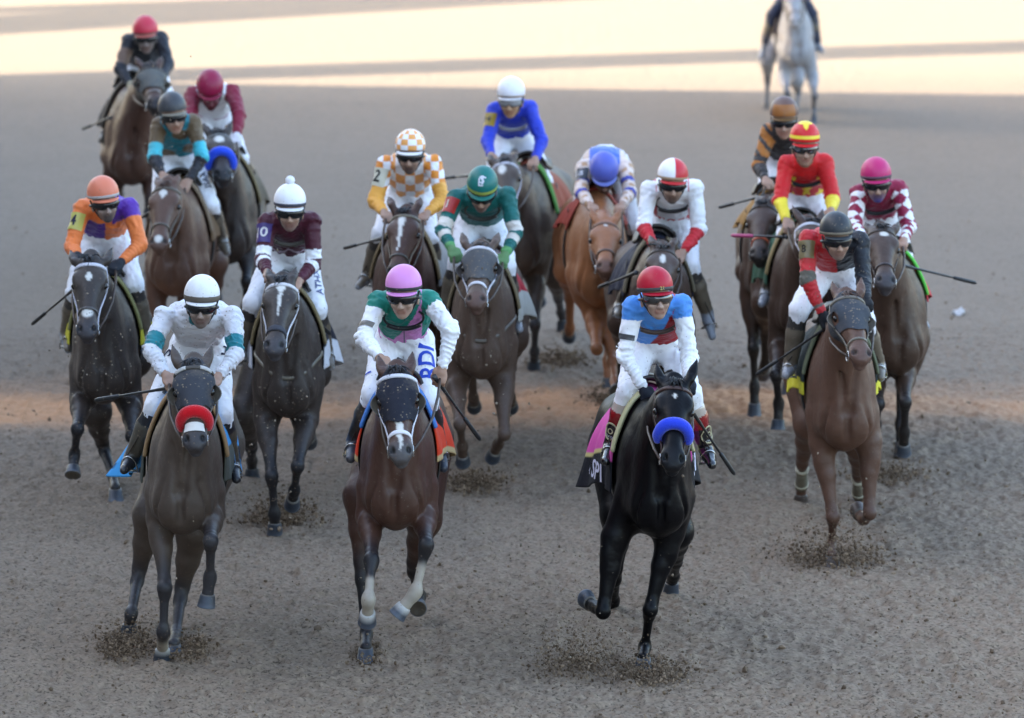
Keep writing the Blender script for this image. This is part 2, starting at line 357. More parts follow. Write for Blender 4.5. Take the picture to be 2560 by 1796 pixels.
# ------------------------------------------------------------------ horses
COATS = {  # body, points (lower legs, muzzle), roughness, mud
 'bay':      ((.064, .029, .019), (.015, .013, .014), .46, .34),
 'darkbay':  ((.042, .031, .026), (.016, .015, .017), .46, .48),
 'muddybay': ((.070, .049, .037), (.030, .027, .029), .48, .38),
 'black':    ((.0034, .0030, .0038), (.0030, .0028, .0034), .38, .0),
 'dusty':    ((.090, .056, .040), (.072, .048, .037), .50, .55),
 'chestnut': ((.100, .050, .032), (.078, .043, .031), .48, .40),
 'red':      ((.270, .105, .042), (.200, .080, .036), .44, .20),
 'brown':    ((.060, .034, .023), (.019, .015, .014), .46, .38),
 'grey':     ((.32, .315, .33), (.10, .098, .104), .55, .05),
}
WHITE = np.array((.62, .59, .54)); HOOF = np.array((.030, .036, .048))
LOG = []

def horse(S):
    h_f, h_c = S['g'], S['chest']
    yaw = math.radians(S.get('yaw', 0)); hd = np.array([math.sin(yaw), -math.cos(yaw), 0]); rt = np.array([math.cos(yaw), math.sin(yaw), 0]); UP = np.array([0, 0, 1.0])
    k_ = S.get('sc', 1.0); G = at_Z(h_f[0], h_f[1]); Y0 = G[1]+h_f[2]*k_
    cpt = at_Y(h_c[0], h_c[1] if h_c[1] else h_f[1]-290, Y0-.42*k_)
    dz = (cpt[2]/k_-.80) if h_c[1] else S.get('dz', -.06)
    LOG.append((S['key'], 'Y0', round(Y0, 2), 'x', round(cpt[0], 2), 'dz', round(dz, 3)))
    dz = float(np.clip(dz, -.18, .06))
    base = np.array([cpt[0], Y0, 0.0])-.42*np.array([hd[0], 0, 0])
    T = lambda x, f, z: rt*x+hd*f+UP*z
    def px_f(p): return (at_Y(p[0], p[1], Y0-p[2]*k_)-base)/k_
    def px_s(p, c, L): return (on_sphere(p[0], p[1], c*k_+base, L*k_, p[2])-base)/k_
    body, pts, rough, mud = COATS[S['coat']]; body = np.array(body); pts = np.array(pts)
    vox = S.get('vox', .012)
    B = Shape()
    # trunk
    B.add(p_loft(T(0, 0, 0), hd, rt, [(-1.30, .05, 1.22+dz, .10), (-1.20, .14, 1.20+dz, .19), (-1.0, .200, 1.19+dz, .275), (-.72, .215, 1.20+dz, .30), (-.40, .242, 1.18+dz, .34),
        (-.05, .238, 1.19+dz, .385), (.25, .192, 1.18+dz, .37), (.45, .158, 1.16+dz, .31), (.60, .105, 1.13+dz, .22), (.67, .05, 1.11+dz, .10)], 2.0), .05, body)
    B.add(p_ell(T(0, -.02, 1.50+dz), (.075, .30, .13)), .12, body)                                     # withers
    for s in (-1, 1):
        B.add(p_ell(T(s*.132, .30, 1.13+dz), (.076, .16, .29), np.array([rt, hd, UP])), .06, body)      # shoulder
        B.add(p_ell(T(s*.142, .43, 1.05+dz), (.052, .09, .11), np.array([rt, hd, UP])), .04, body)      # point of the shoulder
        B.add(p_ell(T(s*.078, .580, 1.06+dz), (.078, .090, .120), np.array([rt, hd, UP])), .055, body)   # breast muscle
        B.add(p_ell(T(s*.132, -.92, 1.12+dz), (.104, .25, .27), np.array([rt, hd, UP])), .08, body)     # haunch
    # head frame
    P = px_f((*S['poll'][:2], S['poll'][2] if len(S['poll']) > 2 else .95))
    Lh = S.get('hl', .60)
    N = px_s((*S['nose'], 1), P, Lh); a = unit(N-P); Lh = np.linalg.norm(N-P)
    hy = math.radians(S.get('hyaw', 0)); r0 = np.array([math.cos(hy+yaw), math.sin(hy+yaw), 0]); sd = unit(r0-(r0@a)*a); dr = np.cross(sd, a); dr = dr if dr@(UP*.6+hd) > 0 else -dr
    HR3 = np.array([sd, a, dr])
    def hp(x, t, d): return P+sd*x+a*(t*Lh)+dr*d
    # neck
    nb = T(0, .26, 1.27+dz); ne = P-dr*.085-a*.0
    nl = np.linalg.norm(ne-nb)
    nax = unit(ne-nb)
    B.add(p_loft(nb, nax, rt, [(-.12*nl, .15, 0, .26), (.12*nl, .155, 0, .27), (.40*nl, .115, 0, .225), (.72*nl, .085, 0, .165), (.95*nl, .072, 0, .125), (1.06*nl, .05, 0, .07)], 2.1), .10, body)
    B.add(p_cone(T(0, .55, 1.05+dz), .12, nb+nax*nl*.55, .075), .13, body)
    B.cut(p_cone(T(0, .700, 1.16+dz), .014, T(0, .685, .86+dz), .024), .030)
    for s in (-1, 1):
        B.cut(p_cone(T(s*.045, .70, 1.42+dz), .005, T(s*.02, .70, 1.14+dz), .008), .05)      # jugular groove
        B.cut(p_cone(T(s*.118, .67, 1.20+dz), .008, T(s*.150, .600, .95+dz), .010), .04)    # groove between breast and shoulder
    # head
    HS = Shape()
    HS.add(p_loft(P, a, sd, [(-.06*Lh, .045, -.085, .05), (.02*Lh, .078, -.085, .078), (.14*Lh, .098, -.098, .108), (.30*Lh, .110, -.105, .125), (.44*Lh, .088, -.088, .108), (.60*Lh, .066, -.066, .082),
        (.75*Lh, .058, -.052, .066), (.87*Lh, .066, -.045, .058), (.96*Lh, .060, -.045, .048), (1.02*Lh, .036, -.045, .026)], 2.25, dr), .03, body)
    for s in (-1, 1):
        HS.add(p_ell(hp(s*.070, .24, -.135), (.040, .115, .085), HR3), .035, body)                       # jowl
        HS.add(p_ell(hp(s*.082, .285, -.030), (.030, .055, .028), HR3), .03, body)                       # brow
        HS.add(p_cone(hp(s*.085, .36, -.085), .016, hp(s*.055, .62, -.075), .010), .03, body)            # cheek ridge
        HS.add(p_ell(hp(s*.043, .90, -.028), (.024, .042, .026), HR3), .025, body)                       # nostril rim
        HS.cut(p_ell(hp(s*.046, .925, -.002), (.012, .024, .022), HR3), .010)
        HS.cut(p_ell(hp(s*.112, .335, -.060), (.016, .034, .020), HR3), .018)                            # eye socket
        HS.cut(p_ell(hp(s*.085, .70, -.10), (.02, .10, .02), HR3), .03)
    HS.add(p_ell(hp(0, .955, -.092), (.042, .050, .022), HR3), .02, body)                                # chin / lower lip
    HS.cut(p_cone(hp(-.075, .955, -.078), .004, hp(.075, .955, -.078), .004), .012)
    HS.cut(p_cone(hp(-.05, 1.04, -.072), .004, hp(.05, 1.04, -.072), .004), .012)
    B.p += HS.p
    # ears
    for key, s in (('earL', -1), ('earR', 1)):
        if key in S: tip, bs = S[key]; b0 = px_f((*bs, S['poll'][2]-.02 if len(S['poll']) > 2 else .93)); t0 = px_s((*tip, -1), b0, .15); t0 = b0+(t0-b0)*1.06
        else: b0 = hp(s*.062, .03, -.03); t0 = b0+unit(-a*.8+sd*s*.25+dr*.1)*.16
        ea = unit(t0-b0); el = np.linalg.norm(t0-b0); es = unit(sd-(sd@ea)*ea); ed = np.cross(es, ea); ed = ed if ed@dr > 0 else -ed
        B.add(p_cone(hp(s*.052, .06, -.05), .030, b0+ea*.01, .024), .02, body)
        B.add(p_loft(b0, ea, es, [(0, .024, 0, .026), (.3*el, .031, 0, .025), (.6*el, .026, -.003, .020), (.85*el, .014, -.004, .012), (1.08*el, .004, -.003, .006)], 2.0, ed), .010, lambda t, b=body, p=pts: b+(p-b)*np.clip((t-.3)*1.2, 0, 1)[:, None]*.6)
        B.cut(p_cone(b0+ea*.05+ed*.030, .015, b0+ea*el*.80+ed*.021, .006), .008, None)
    # legs
    hooves = []; joints = {}
    lf = S['coat'] in ('chestnut', 'red', 'dusty'); socks = S.get('socks', {})
    for key in ('FL', 'FR', 'HL', 'HR'):
        s = -1 if key[1] == 'L' else 1; fore = key[0] == 'F'
        spec = S['legs'].get(key, 'plant' if key in ('FL', 'HR') else 'lift')
        if spec == 'plant': spec = [('L', s*.15, .32, .90+dz), ('L', s*.13, .42, .49), ('L', s*.12, .38, .20), ('L', s*.12, .40, .06)] if fore else [('L', s*.17, -.58, .92+dz), ('L', s*.14, -.76, .50), ('L', s*.12, -.55, .19), ('L', s*.12, -.48, .06)]
        if spec == 'lift': spec = [('L', s*.15, .36, .92+dz), ('L', s*.14, .66, .70), ('L', s*.13, .48, .48), ('L', s*.13, .35, .42)] if fore else [('L', s*.17, -.66, .92+dz), ('L', s*.14, -1.05, .62), ('L', s*.13, -1.22, .32), ('L', s*.13, -1.34, .26)]
        Ls = (None, .42, .27, .125) if fore else (None, .43, .37, .125)
        J = []
        for i, q in enumerate(spec):
            if q[0] == 'L': J.append(T(*q[1:]))
            elif i == 0: J.append(px_f(q))
            elif q[2] == 'g': J.append(at_Z(q[0], q[1], .052)-base)
            else: J.append(px_s(q, J[-1], Ls[i]))
        joints[key] = J; E, K, Fk, Hc = J
        ax = unit(Hc-Fk)
        def pc(t0, t1, sock=socks.get(key, 9)):        # colour down the leg: t0..t1 of the whole leg, 0 elbow .. 1 hoof
            def f(t):
                u = t0+(t1-t0)*t; m = smooth(.22, .52, u)[:, None]*(.35 if lf else 1.0)
                c = body+(pts-body)*m
                wgt = smooth(sock-.03, sock+.03, u)[:, None]; return c*(1-wgt)+WHITE*np.array((.52, .47, .41))*wgt
            return f
        if fore:
            rootp = T(s*.142, .32, 1.06+dz)
            B.add(p_cone(rootp, .095, E, .080), .05, body)
            fm = E+(K-E)*.42
            B.add(p_cone(E, .080, fm, .057), .035, pc(0, .2)); B.add(p_cone(fm, .057, K-unit(K-E)*.07, .037), .025, pc(.2, .45)); B.add(p_ell(E+(K-E)*.22+rt*s*.028+hd*.02, (.045, .05, .085)), .03, pc(.12, .12))
            kd = unit(K-E); ck = unit(Fk-K)
            B.add(p_cone(K-kd*.045, .041, K+ck*.040, .038), .018, pc(.42, .55))
            B.add(p_ell(K-unit(np.cross(kd, rt) if abs(kd@hd) < .7 else UP)*0+hd*.012, (.047, .044, .050)), .016, pc(.5, .5))
            B.add(p_cone(K+ck*.045, .029, Fk-ck*.03, .0235), .02, pc(.55, .8))
            B.add(p_cone(K+ck*.06-hd*.022, .014, Fk-hd*.02, .017), .02, pc(.55, .8))
        else:
            hip = T(s*.138, -.92, 1.10+dz); E2 = E
            B.add(p_cone(hip, .14, E2, .100), .07, body)
            fm = E2+(K-E2)*.45
            B.add(p_cone(E2, .098, fm, .070), .05, pc(0, .2)); B.add(p_cone(fm, .070, K-unit(K-E2)*.05, .044), .03, pc(.2, .42))
            ck = unit(Fk-K)
            B.add(p_cone(K-unit(K-E2)*.06, .044, K+ck*.06, .040), .02, pc(.42, .52)); B.add(p_ell(K-hd*.03+UP*.02, (.034, .045, .05)), .025, pc(.45, .5))
            B.add(p_cone(K+ck*.05, .036, Fk-ck*.03, .029), .025, pc(.52, .8))
        B.add(p_cone(Fk-ck*.02, .036, Fk+ax*.02, .036), .02, pc(.82, .84)); B.add(p_ell(Fk-hd*.015, .038), .015, pc(.82, .84))
        B.add(p_cone(Fk, .031, Hc-ax*.02, .036), .02, pc(.85, .98))
        hooves.append((key, Fk, Hc, ax, socks.get(key, 9) < 1))
    V, Q = B.mesh(vox)
    C, _, _ = B.locate(V)
    NV = vnormals(V, Q)
    # head colouring: muzzle, star, blaze (coat markings)
    q = V-P; hx = q@sd; ht = (q@a)/Lh; hdp = q@dr
    nearhead = (ht > -.1) & (ht < 1.12) & (np.abs(hx) < .16) & (hdp > -.26) & (hdp < .12)
    mz = smooth(.78, .92, ht)*nearhead
    if S['coat'] not in ('chestnut', 'red', 'dusty'): C += (np.array(S.get('muzzle', pts*1.3))-C)*mz[:, None]*.9
    else: C += (np.array((.11, .06, .045))-C)*mz[:, None]*.8
    nose_in = smooth(.030, .012, np.minimum(np.linalg.norm(V-hp(-.046, .925, -.004), axis=1), np.linalg.norm(V-hp(.046, .925, -.004), axis=1)))
    C *= (1-.85*nose_in)[:, None]
    wob = .004*np.sin(ht*41+1)+.003*np.sin(ht*83)
    for mk in S.get('marks', []):      # (kind, t0, t1, half width, x offset)
        kind, t0, t1, hw, xo = mk
        if kind == 'star': r = np.sqrt(((hx-xo)/hw)**2+((ht-(t0+t1)/2)/((t1-t0)/2))**2)+.9*wob/hw*.3; m = smooth(1.25, .75, r)
        elif kind == 'diamond': r = np.abs((hx-xo)/hw)+np.abs((ht-(t0+t1)/2)/((t1-t0)/2)); m = smooth(1.12, .92, r)
        else:
            wv = hw*(.75+.45*np.sin((ht-t0)/(t1-t0)*math.pi*1.3+.4)); m = smooth(1.3, .7, np.abs(hx-xo+wob)/np.maximum(wv, .003))*smooth(t0-.02, t0+.02, ht)*smooth(t1+.02, t1-.02, ht)
        m = m*nearhead*(NV@dr > .15)
        C += (WHITE-C)*m[:, None]
    coatm = vmat("coat_"+S['coat'], rough, .32 if S['coat'] != 'black' else .15, mud, .30, .16, 70, mudcol=(.135, .098, .073))
    root = link(S['name'], V, Q, coatm, None, C, tuple(base))
    root.scale = (k_, k_, k_); tag(root, S['label'], 'horse', S.get('group', 'racehorses galloping up the track'))
    bvh = BVHTree.FromPolygons(V.tolist(), Q.tolist())
    H = dict(root=root, base=base, T=T, hd=hd, rt=rt, UP=UP, P=P, a=a, sd=sd, dr=dr, hp=hp, Lh=Lh, HS=HS, bvh=bvh, dz=dz, Y0=Y0, px_f=px_f, px_s=px_s, J=joints, S=S, vox=vox)
    # eyes
    eyem = vmat("eye_gloss", .06, .6, 0, 0)
    for s in (-1, 1):
        mb = MB(); ec = hp(s*.099, .335, -.060); th = np.linspace(0, math.pi, 9); 
        Vv = [ec+.021*(np.array([0, 0, 1.0])*math.cos(t)+np.array([math.cos(p), math.sin(p), 0])*math.sin(t)) for t in th for p in np.linspace(0, 2*math.pi, 12, endpoint=False)]
        mb.add(Vv, [(i*12+j, i*12+(j+1) % 12, (i+1)*12+(j+1) % 12, (i+1)*12+j) for i in range(8) for j in range(12)], (.006, .004, .003)).build('eye', eyem, root)
    # hooves
    hm = vmat("hoof_horn", .45, .5, .18, .25, .2, 160)
    for key, Fk, Hc, ax, sock in hooves:
        mb = MB(); n = 20; top = Hc-ax*.026; bot = Hc+ax*.048; planted = bot[2] < .075
        axx = ax
        if planted: bot = bot.copy(); 
        if planted: bot[2] = -.012; top[2] = min(top[2], .085); axx = -UP
        u = unit(hd-(hd@axx)*axx) if abs(hd@axx) < .95 else unit(UP-(UP@axx)*axx); v = np.cross(axx, u); tipf = -.02 if planted else 0; rows = []
        for k, (o, r, fwd) in enumerate(((top, .041, .0), (top+(bot-top)*.12, .044, .002), (top+(bot-top)*.6, .049, .010), (bot-(bot-top)*.1, .053, .015), (bot, .054, .015), (bot, .044, .016), (bot-(bot-top)*.18, .020, .010))):
            rows.append([o+u*(math.cos(t)*r*1.08+fwd)+v*math.sin(t)*r for t in np.linspace(0, 2*math.pi, n, endpoint=False)])
        R = np.array(rows)
        if planted: R[..., 2] = np.maximum(R[..., 2], -.02)
        Vv = R.reshape(-1, 3); cc = HOOF.copy() if S['coat'] not in ('chestnut',) else np.array((.05, .035, .028))
        cols = np.tile(cc, (len(Vv), 1)); cols[:n] = np.array((.10, .085, .07)); cols[3*n:4*n] = cc*2.0; cols[4*n:5*n] = (.14, .14, .15); cols[5*n:] = (.07, .055, .04)
        if sock: cols[:2*n] = WHITE*.6; cols[n//5:n//2] = WHITE*.7
        Fc = [(i*n+j, i*n+(j+1) % n, (i+1)*n+(j+1) % n, (i+1)*n+j) for i in range(6) for j in range(n)]+[tuple(range(n))[::-1], tuple(6*n+j for j in range(n))]
        mb.add(Vv, Fc, cols).build('hoof', hm, root)
    # tail
    rg = np.random.default_rng(sum(map(ord, S['key'])))
    hairm = vmat("horse_hair", .5, .4, .10, .3)
    hc = pts*.8 if S['coat'] not in ('chestnut', 'red', 'grey', 'dusty') else body*(.75 if S['coat'] != 'grey' else .7)
    def strands(name, roots, dirs, lens, wd, droop=.5):
        mb = MB()
        for p0, d0, L in zip(roots, dirs, lens):
            pts_ = []; p = np.array(p0); d = unit(d0)
            for i in range(6): pts_.append(p.copy()); p = p+d*L/5; d = unit(d+UP*(-droop*.35)+rg.normal(0, .10, 3))
            mb.tube(pts_, [wd, wd, wd*.9, wd*.7, wd*.45, wd*.1], hc*rg.uniform(.7, 1.3), n=4)
        return mb.build(name, hairm, root)
    tr = T(0, -1.27, 1.28+dz)
    strands('tail', [tr+rg.normal(0, .02, 3) for _ in range(46)], [-hd*.8-UP*.2+rt*rg.normal(0, .08) for _ in range(46)], rg.uniform(.5, .85, 46), .012, 1.2)
    cs = [nb+nax*nl*u+np.cross(rt, nax)*0+unit(np.cross(rt, nax) if np.cross(rt, nax)[2] > 0 else -np.cross(rt, nax))*(.25-.16*u)*1.0 for u in np.linspace(.12, .98, 64)]
    sgn = -1 if sum(map(ord, S['key'])) % 2 else 1
    strands('mane', cs, [UP*.9+rt*sgn*rg.uniform(.2, .9)-hd*.5 for _ in cs], rg.uniform(.06, .11, 64), .010, 2.2)
    if S.get('forelock', True):
        strands('forelock', [hp(rg.normal(0, .022), rg.uniform(-.02, .05), -.005) for _ in range(22)], [a*.55+dr*.35+sd*rg.normal(0, .35)+UP*.1 for _ in range(22)], rg.uniform(.04, .09, 22), .006, .5)
    tack(H)
    return H

def head_ring(H, t, tilt=0.0, off=.004, a0=-180, a1=180, n=40):
    """points on the head's surface round its axis at t; angle 0 = front of the face"""
    pts = []; nr = []
    for ang in np.radians(np.linspace(a0, a1, n)):
        d = H['dr']*math.cos(ang)+H['sd']*math.sin(ang); dd = unit(d+H['a']*tilt*math.cos(ang))
        c = H['hp'](0, t, -.075)
        hit = H['bvh'].ray_cast(Vector(c+dd*.30), Vector(-dd))
        if hit[0] is None or np.linalg.norm(np.array(hit[0])-c) > .22: p = c+dd*.1
        else: p = np.array(hit[0])
        pts.append(p+dd*off); nr.append(dd)
    return np.array(pts), np.array(nr)

def sm_pts(p, k=2, closed=False):
    p = np.array(p)
    for _ in range(k):
        q = p.copy(); q[1:-1] = .5*p[1:-1]+.25*(p[:-2]+p[2:]); p = q
    return p

def tack(H):
    S = H['S']; root = H['root']; hp = H['hp']
    tk = S.get('tack', {}); strapc = np.array(tk.get('strap', (.035, .022, .015)))
    lm = vmat("leather", .45, .5, .25, .2); 
    fab = vmat("tack_fabric", .75, .3, .12, .15, .25, 220); fleece = vmat("fleece", .95, .1, 0.0, .25, .9, 130, sheen=.5)
    # blinker hood
    if 'hood' in tk:
        V, Q = H['HS'].mesh(H['vox']*.55, off=.007)
        q = V-H['P']; hx = q@H['sd']; ht = (q@H['a'])/H['Lh']; hd_ = q@H['dr']
        eye = np.minimum(np.linalg.norm((V-hp(-.105, .345, -.055)), axis=1), np.linalg.norm((V-hp(.105, .345, -.055)), axis=1))
        lim = tk.get('hoodto', .56)+.05*np.cos(hx*28)
        keep = (ht > -.03) & (ht < lim) & (eye > .043)
        fk = keep[Q].all(1); used = np.unique(Q[fk]); mp = np.full(len(V), -1); mp[used] = np.arange(len(used))
        link('blinker_hood', V[used], mp[Q[fk]], vmat("hood_cloth", .85, .25, .62, .25, .4, 200), root, np.tile(np.array(tk['hood']), (len(used), 1)))
        if tk.get('cups', True):
            for s in (-1, 1):
                mb = MB(); rows = []
                for i, u in enumerate(np.linspace(-.5, .5, 9)):
                    row = []
                    for w_ in np.linspace(0, 1, 6):
                        row.append(hp(s*(.100+.052*math.sin(w_*1.5)*math.cos(u*2.6)), .345+.115*u/.5, -.105+.045*w_-.012*w_*w_+.006))
                    rows.append(row)
                R = np.array(rows); th = H['sd']*s*.006
                V2 = np.concatenate([R.reshape(-1, 3), R.reshape(-1, 3)+th]); n = 6; m = 9; k = n*m
                Fc = [(i*n+j, i*n+j+1, (i+1)*n+j+1, (i+1)*n+j) for i in range(m-1) for j in range(n-1)]; Fc += [tuple(x+k for x in f[::-1]) for f in Fc]
                Fc += [(i*n+n-1, i*n+n-1+k, (i+1)*n+n-1+k, (i+1)*n+n-1) for i in range(m-1)]
                mb.add(V2, Fc, tk.get('cupcol', np.array((.09, .075, .055)))).build('blinker_cup', lm, root)
    ho = .013 if 'hood' in tk else .004
    if S['key'] == 'A':
        for s in (-1, 1):
            p, n_ = head_ring(H, .13, 0, .016, s*24, s*66, 10); MB().tube(sm_pts(p), .013, (.5, .48, .46), 8, (n_, .008)).build('hood_trim', fleece, root)
    # bridle: browband, cheek pieces, noseband
    brow = tk.get('brow', strapc)
    mb = MB(); p, n_ = head_ring(H, .115, .10, ho, -88, 88, 26); mb.tube(sm_pts(p), .013, brow, 6, (n_, .006)); 
    for s in (-1, 1):
        pl = []; nl_ = []
        for t, ang in ((.06, 100), (.16, 92), (.30, 108), (.45, 100), (.60, 92), (.72, 86), (.84, 84)):
            q, nn = head_ring(H, t, 0, ho if t < .6 else .004, s*ang, s*ang+.1, 2); pl.append(q[0]); nl_.append(nn[0])
        mb.tube(sm_pts(pl, 1), .010, tk.get('cheek', brow), 6, (np.array(nl_), .005))
    mb.build('bridle', fab if 'brow' in tk else lm, root)
    nbk = tk.get('noseband', ('strap', strapc))
    mb = MB()
    if nbk[0] == 'roll':
        p, n_ = head_ring(H, nbk[2] if len(nbk) > 2 else .64, -.25, .012, -104, 104, 34); rr = .037*(.62+.38*np.cos(np.linspace(-1.25, 1.25, 34)))
        mb.tube(sm_pts(p+n_*.008), rr, nbk[1], 14); mb.build('shadow_roll', fleece, root)
    else:
        p, n_ = head_ring(H, nbk[2] if len(nbk) > 2 else .68, -.1, .004, -180, 180, 44); mb.tube(sm_pts(p), nbk[3] if len(nbk) > 3 else .011, nbk[1], 6, (n_, .006)); mb.build('noseband', fab if nbk[0] == 'band' else lm, root)
    if 'patch' in tk:    # white nasal strip
        mb = MB(); t0, t1, hw, c = tk['patch']; rows = []
        for t in np.linspace(t0, t1, 7):
            p, n_ = head_ring(H, t, 0, .006, -38, 38, 9); rows.append(p)
        R = np.array(rows); mb.add(R.reshape(-1, 3), [(i*9+j, i*9+j+1, (i+1)*9+j+1, (i+1)*9+j) for i in range(6) for j in range(8)], c).build('nasal_strip', fab, root)
    # bit rings
    mt = vmat("bit_metal", .25, .5, .1, .1, metal=1.0)
    bits = []
    for s in (-1, 1):
        q, nn = head_ring(H, .875, 0, .010, s*86, s*86+.1, 2); c = q[0]; bits.append(c)
        mb = MB(); th = np.linspace(0, 2*math.pi, 17); mb.tube([c+H['a']*math.cos(x)*.030+H['dr']*math.sin(x)*.030 for x in th], .0045, (.55, .55, .55), 6).build('bit_ring', mt, root)
    H['bits'] = bits
    # saddle, girth, cloth
    T = H['T']; dz = H['dz']
    def barrel(f, ang, off, cz=1.20):
        d = H['rt']*math.sin(ang)+H['UP']*math.cos(ang); c = T(0, f, cz+dz)
        hit = H['bvh'].ray_cast(Vector(c+d*.9), Vector(-d)); p = np.array(hit[0]) if hit[0] is not None else c+d*.3
        if np.linalg.norm(p-c) > .50: p = c+d*.33
        return p+d*off, d
    if tk.get('girth', True):
        p, n_ = zip(*[barrel(.02, x, .006) for x in np.radians(np.linspace(-180, 180, 40))]); MB().tube(sm_pts(p), .035, tk.get('girthc', (.02, .02, .02)), 6, (np.array(n_), .008)).build('girth', lm, root)
    cl = tk.get('cloth')
    if cl:
        nf, na = 26, 56; rows = []; f0, f1 = cl.get('f', (-.44, .15)); amax = cl.get('drop', .62)*.92
        for i, f in enumerate(np.linspace(f0, f1, nf)):
            half = {}
            for s in (-1, 1):
                line = []; L = 0; last = None; mx = 0
                for x in np.linspace(0, 1, 60):
                    p, d = barrel(f, s*x*1.75, .016); lx = (p@H['rt'])*s
                    if lx < mx-.002 or x > .93: break
                    mx = max(mx, lx); line.append(p)
                line = np.array(line); seg = np.concatenate([[0], np.cumsum(np.linalg.norm(np.diff(line, axis=0), axis=1))])
                out = []
                for v in np.linspace(0, amax, na):
                    if v <= seg[-1]: p = np.array([np.interp(v, seg, line[:, k]) for k in range(3)])
                    else: p = line[-1]+np.array([0, 0, -1.0])*(v-seg[-1])
                    u = v/amax
                    p = p+H['rt']*s*(u**2*(cl.get('flare', .03) if s < 0 else cl.get('flareR', cl.get('flare', .03)))*(.25+smooth(-.1, -.45, np.array(f))*1.3)*(1+.4*math.sin(f*19+s))+u*.008*math.sin(f*31+v*9))-H['hd']*u*u*cl.get('sweep', .0)
                    out.append(p)
                half[s] = out
            rows.append(half[-1][::-1]+half[1][1:])
        R = np.array(rows); m, n = R.shape[:2]; fn = cl['col']
        Vv = R.reshape(-1, 3); ff = np.repeat(np.linspace(f0, f1, m), n); vv = np.tile(np.abs(np.linspace(-1, 1, n)), m); sdv = np.tile(np.sign(np.linspace(-1, 1, n)), m)
        # refine for crisp colour borders
        Fq = np.array([(i*n+j, i*n+j+1, (i+1)*n+j+1, (i+1)*n+j) for i in range(m-1) for j in range(n-1)])
        o = link('saddle_cloth', Vv, Fq, fab, root, np.array(fn(ff, vv, sdv)))
        md = o.modifiers.new("thick", 'SOLIDIFY'); md.thickness = .008; md.offset = 1
        H['cloth'] = (R, f0, f1)
    # saddle
    rows = []
    for f in np.linspace(-.36, .12, 12):
        rise = .035*smooth(.02, .12, np.array(f))+.045*smooth(-.18, -.36, np.array(f)); wd = .22+.16*math.sin((f+.36)/.48*math.pi)
        rows.append([barrel(f, x, .045+rise*math.cos(x)-.01*abs(x))[0] for x in np.linspace(-wd, wd, 15)])
    R = np.array(rows); n = 15; o = link('saddle', R.reshape(-1, 3), np.array([(i*n+j, i*n+j+1, (i+1)*n+j+1, (i+1)*n+j) for i in range(11) for j in range(14)]), lm, root, np.tile(np.array(tk.get('saddlec', (.03, .025, .022))), (12*15, 1)))
    md = o.modifiers.new("thick", 'SOLIDIFY'); md.thickness = .02
    if 'pad' in tk:      # folded pad edge showing in front of the saddle
        for s in (-1, 1):
            p, n_ = zip(*[barrel(.17, s*x, .030) for x in np.linspace(.12, tk.get('padto', 1.25), 20)])
            MB().tube(sm_pts(p), np.linspace(.06, .045, 20), tk['pad'], 8, (np.array(n_), .014)).build('saddle_pad', fab, root)
    if 'breast' in tk:
        p, n_ = zip(*[((lambda hit, d, c: (np.array(hit[0])+d*.006 if hit[0] is not None else c+d*.3, d))(H['bvh'].ray_cast(Vector(T(0, .2, 1.15+dz)+dd*.9), Vector(-dd)), dd, T(0, .2, 1.15+dz))) for dd in [unit(H['rt']*math.sin(x)+H['hd']*math.cos(x)+H['UP']*(-.05+.45*abs(math.sin(x)))) for x in np.linspace(-1.4, 1.4, 30)]])
        MB().tube(sm_pts(p), .012, tk['breast'], 6, (np.array(n_), .004)).build('breast_strap', lm, root)
    for ky, c in tk.get('wraps', {}).items():
        J = H['J'][ky]; A_, B_ = J[1]+(J[2]-J[1])*.35, J[2]; MB().tube([A_, A_+(B_-A_)*.5, B_, B_+(J[3]-J[2])*.3], [.040, .039, .044, .042], c, 12).build('leg_wrap', fab, root)
        for q in (.36, .98):
            c0 = J[1]+(J[2]-J[1])*q; d = unit(J[2]-J[1]); MB().tube([c0-d*.012, c0+d*.012], .047, (.5, .46, .36), 12).build('wrap_tape', fab, root)
# ------------------------------------------------------------------ riders
SKIN = np.array((.36, .215, .15))
W_ = np.array((.83, .82, .85))
def text_on(bvh, s, size, org, right, up, nrm, parent, col, name='lettering', depth=.004, align='CENTER', mat=None, squash=1.0):
    cu = bpy.data.curves.new("t", 'FONT'); cu.body = s; cu.size = size; cu.align_x = align; cu.align_y = 'CENTER'; cu.resolution_u = 3; cu.fill_mode = 'FRONT'
    cu.offset = size*.018
    ob = bpy.data.objects.new("t", cu); COL.objects.link(ob)
    dg = bpy.context.evaluated_depsgraph_get(); me = bpy.data.meshes.new_from_object(ob.evaluated_get(dg))
    bm = bmesh.new(); bm.from_mesh(me); bmesh.ops.triangulate(bm, faces=bm.faces[:]); bmesh.ops.subdivide_edges(bm, edges=[e for e in bm.edges if e.calc_length() > .018], cuts=2, use_grid_fill=True)
    bmesh.ops.triangulate(bm, faces=bm.faces[:])
    bm.verts.ensure_lookup_table(); V = []
    right, up, nrm = unit(right), unit(up), unit(nrm)
    for v in bm.verts:
        p = org+right*v.co.x*squash+up*v.co.y
        if bvh is not None:
            hit = bvh.ray_cast(Vector(p+nrm*.12), Vector(-nrm), .3)
            if hit[0] is not None: p = np.array(hit[0])
        V.append(p+nrm*depth)
    F = [tuple(v.index for v in f.verts) for f in bm.faces]; bm.free()
    bpy.data.objects.remove(ob); bpy.data.curves.remove(cu); bpy.data.meshes.remove(me)
    if not V: return None
    return link(name, np.array(V), np.array(F), mat or vmat("lettering_ink", .6, .3, .05, .05), parent, np.tile(np.array(col, float), (len(V), 1)), smoothf=False)

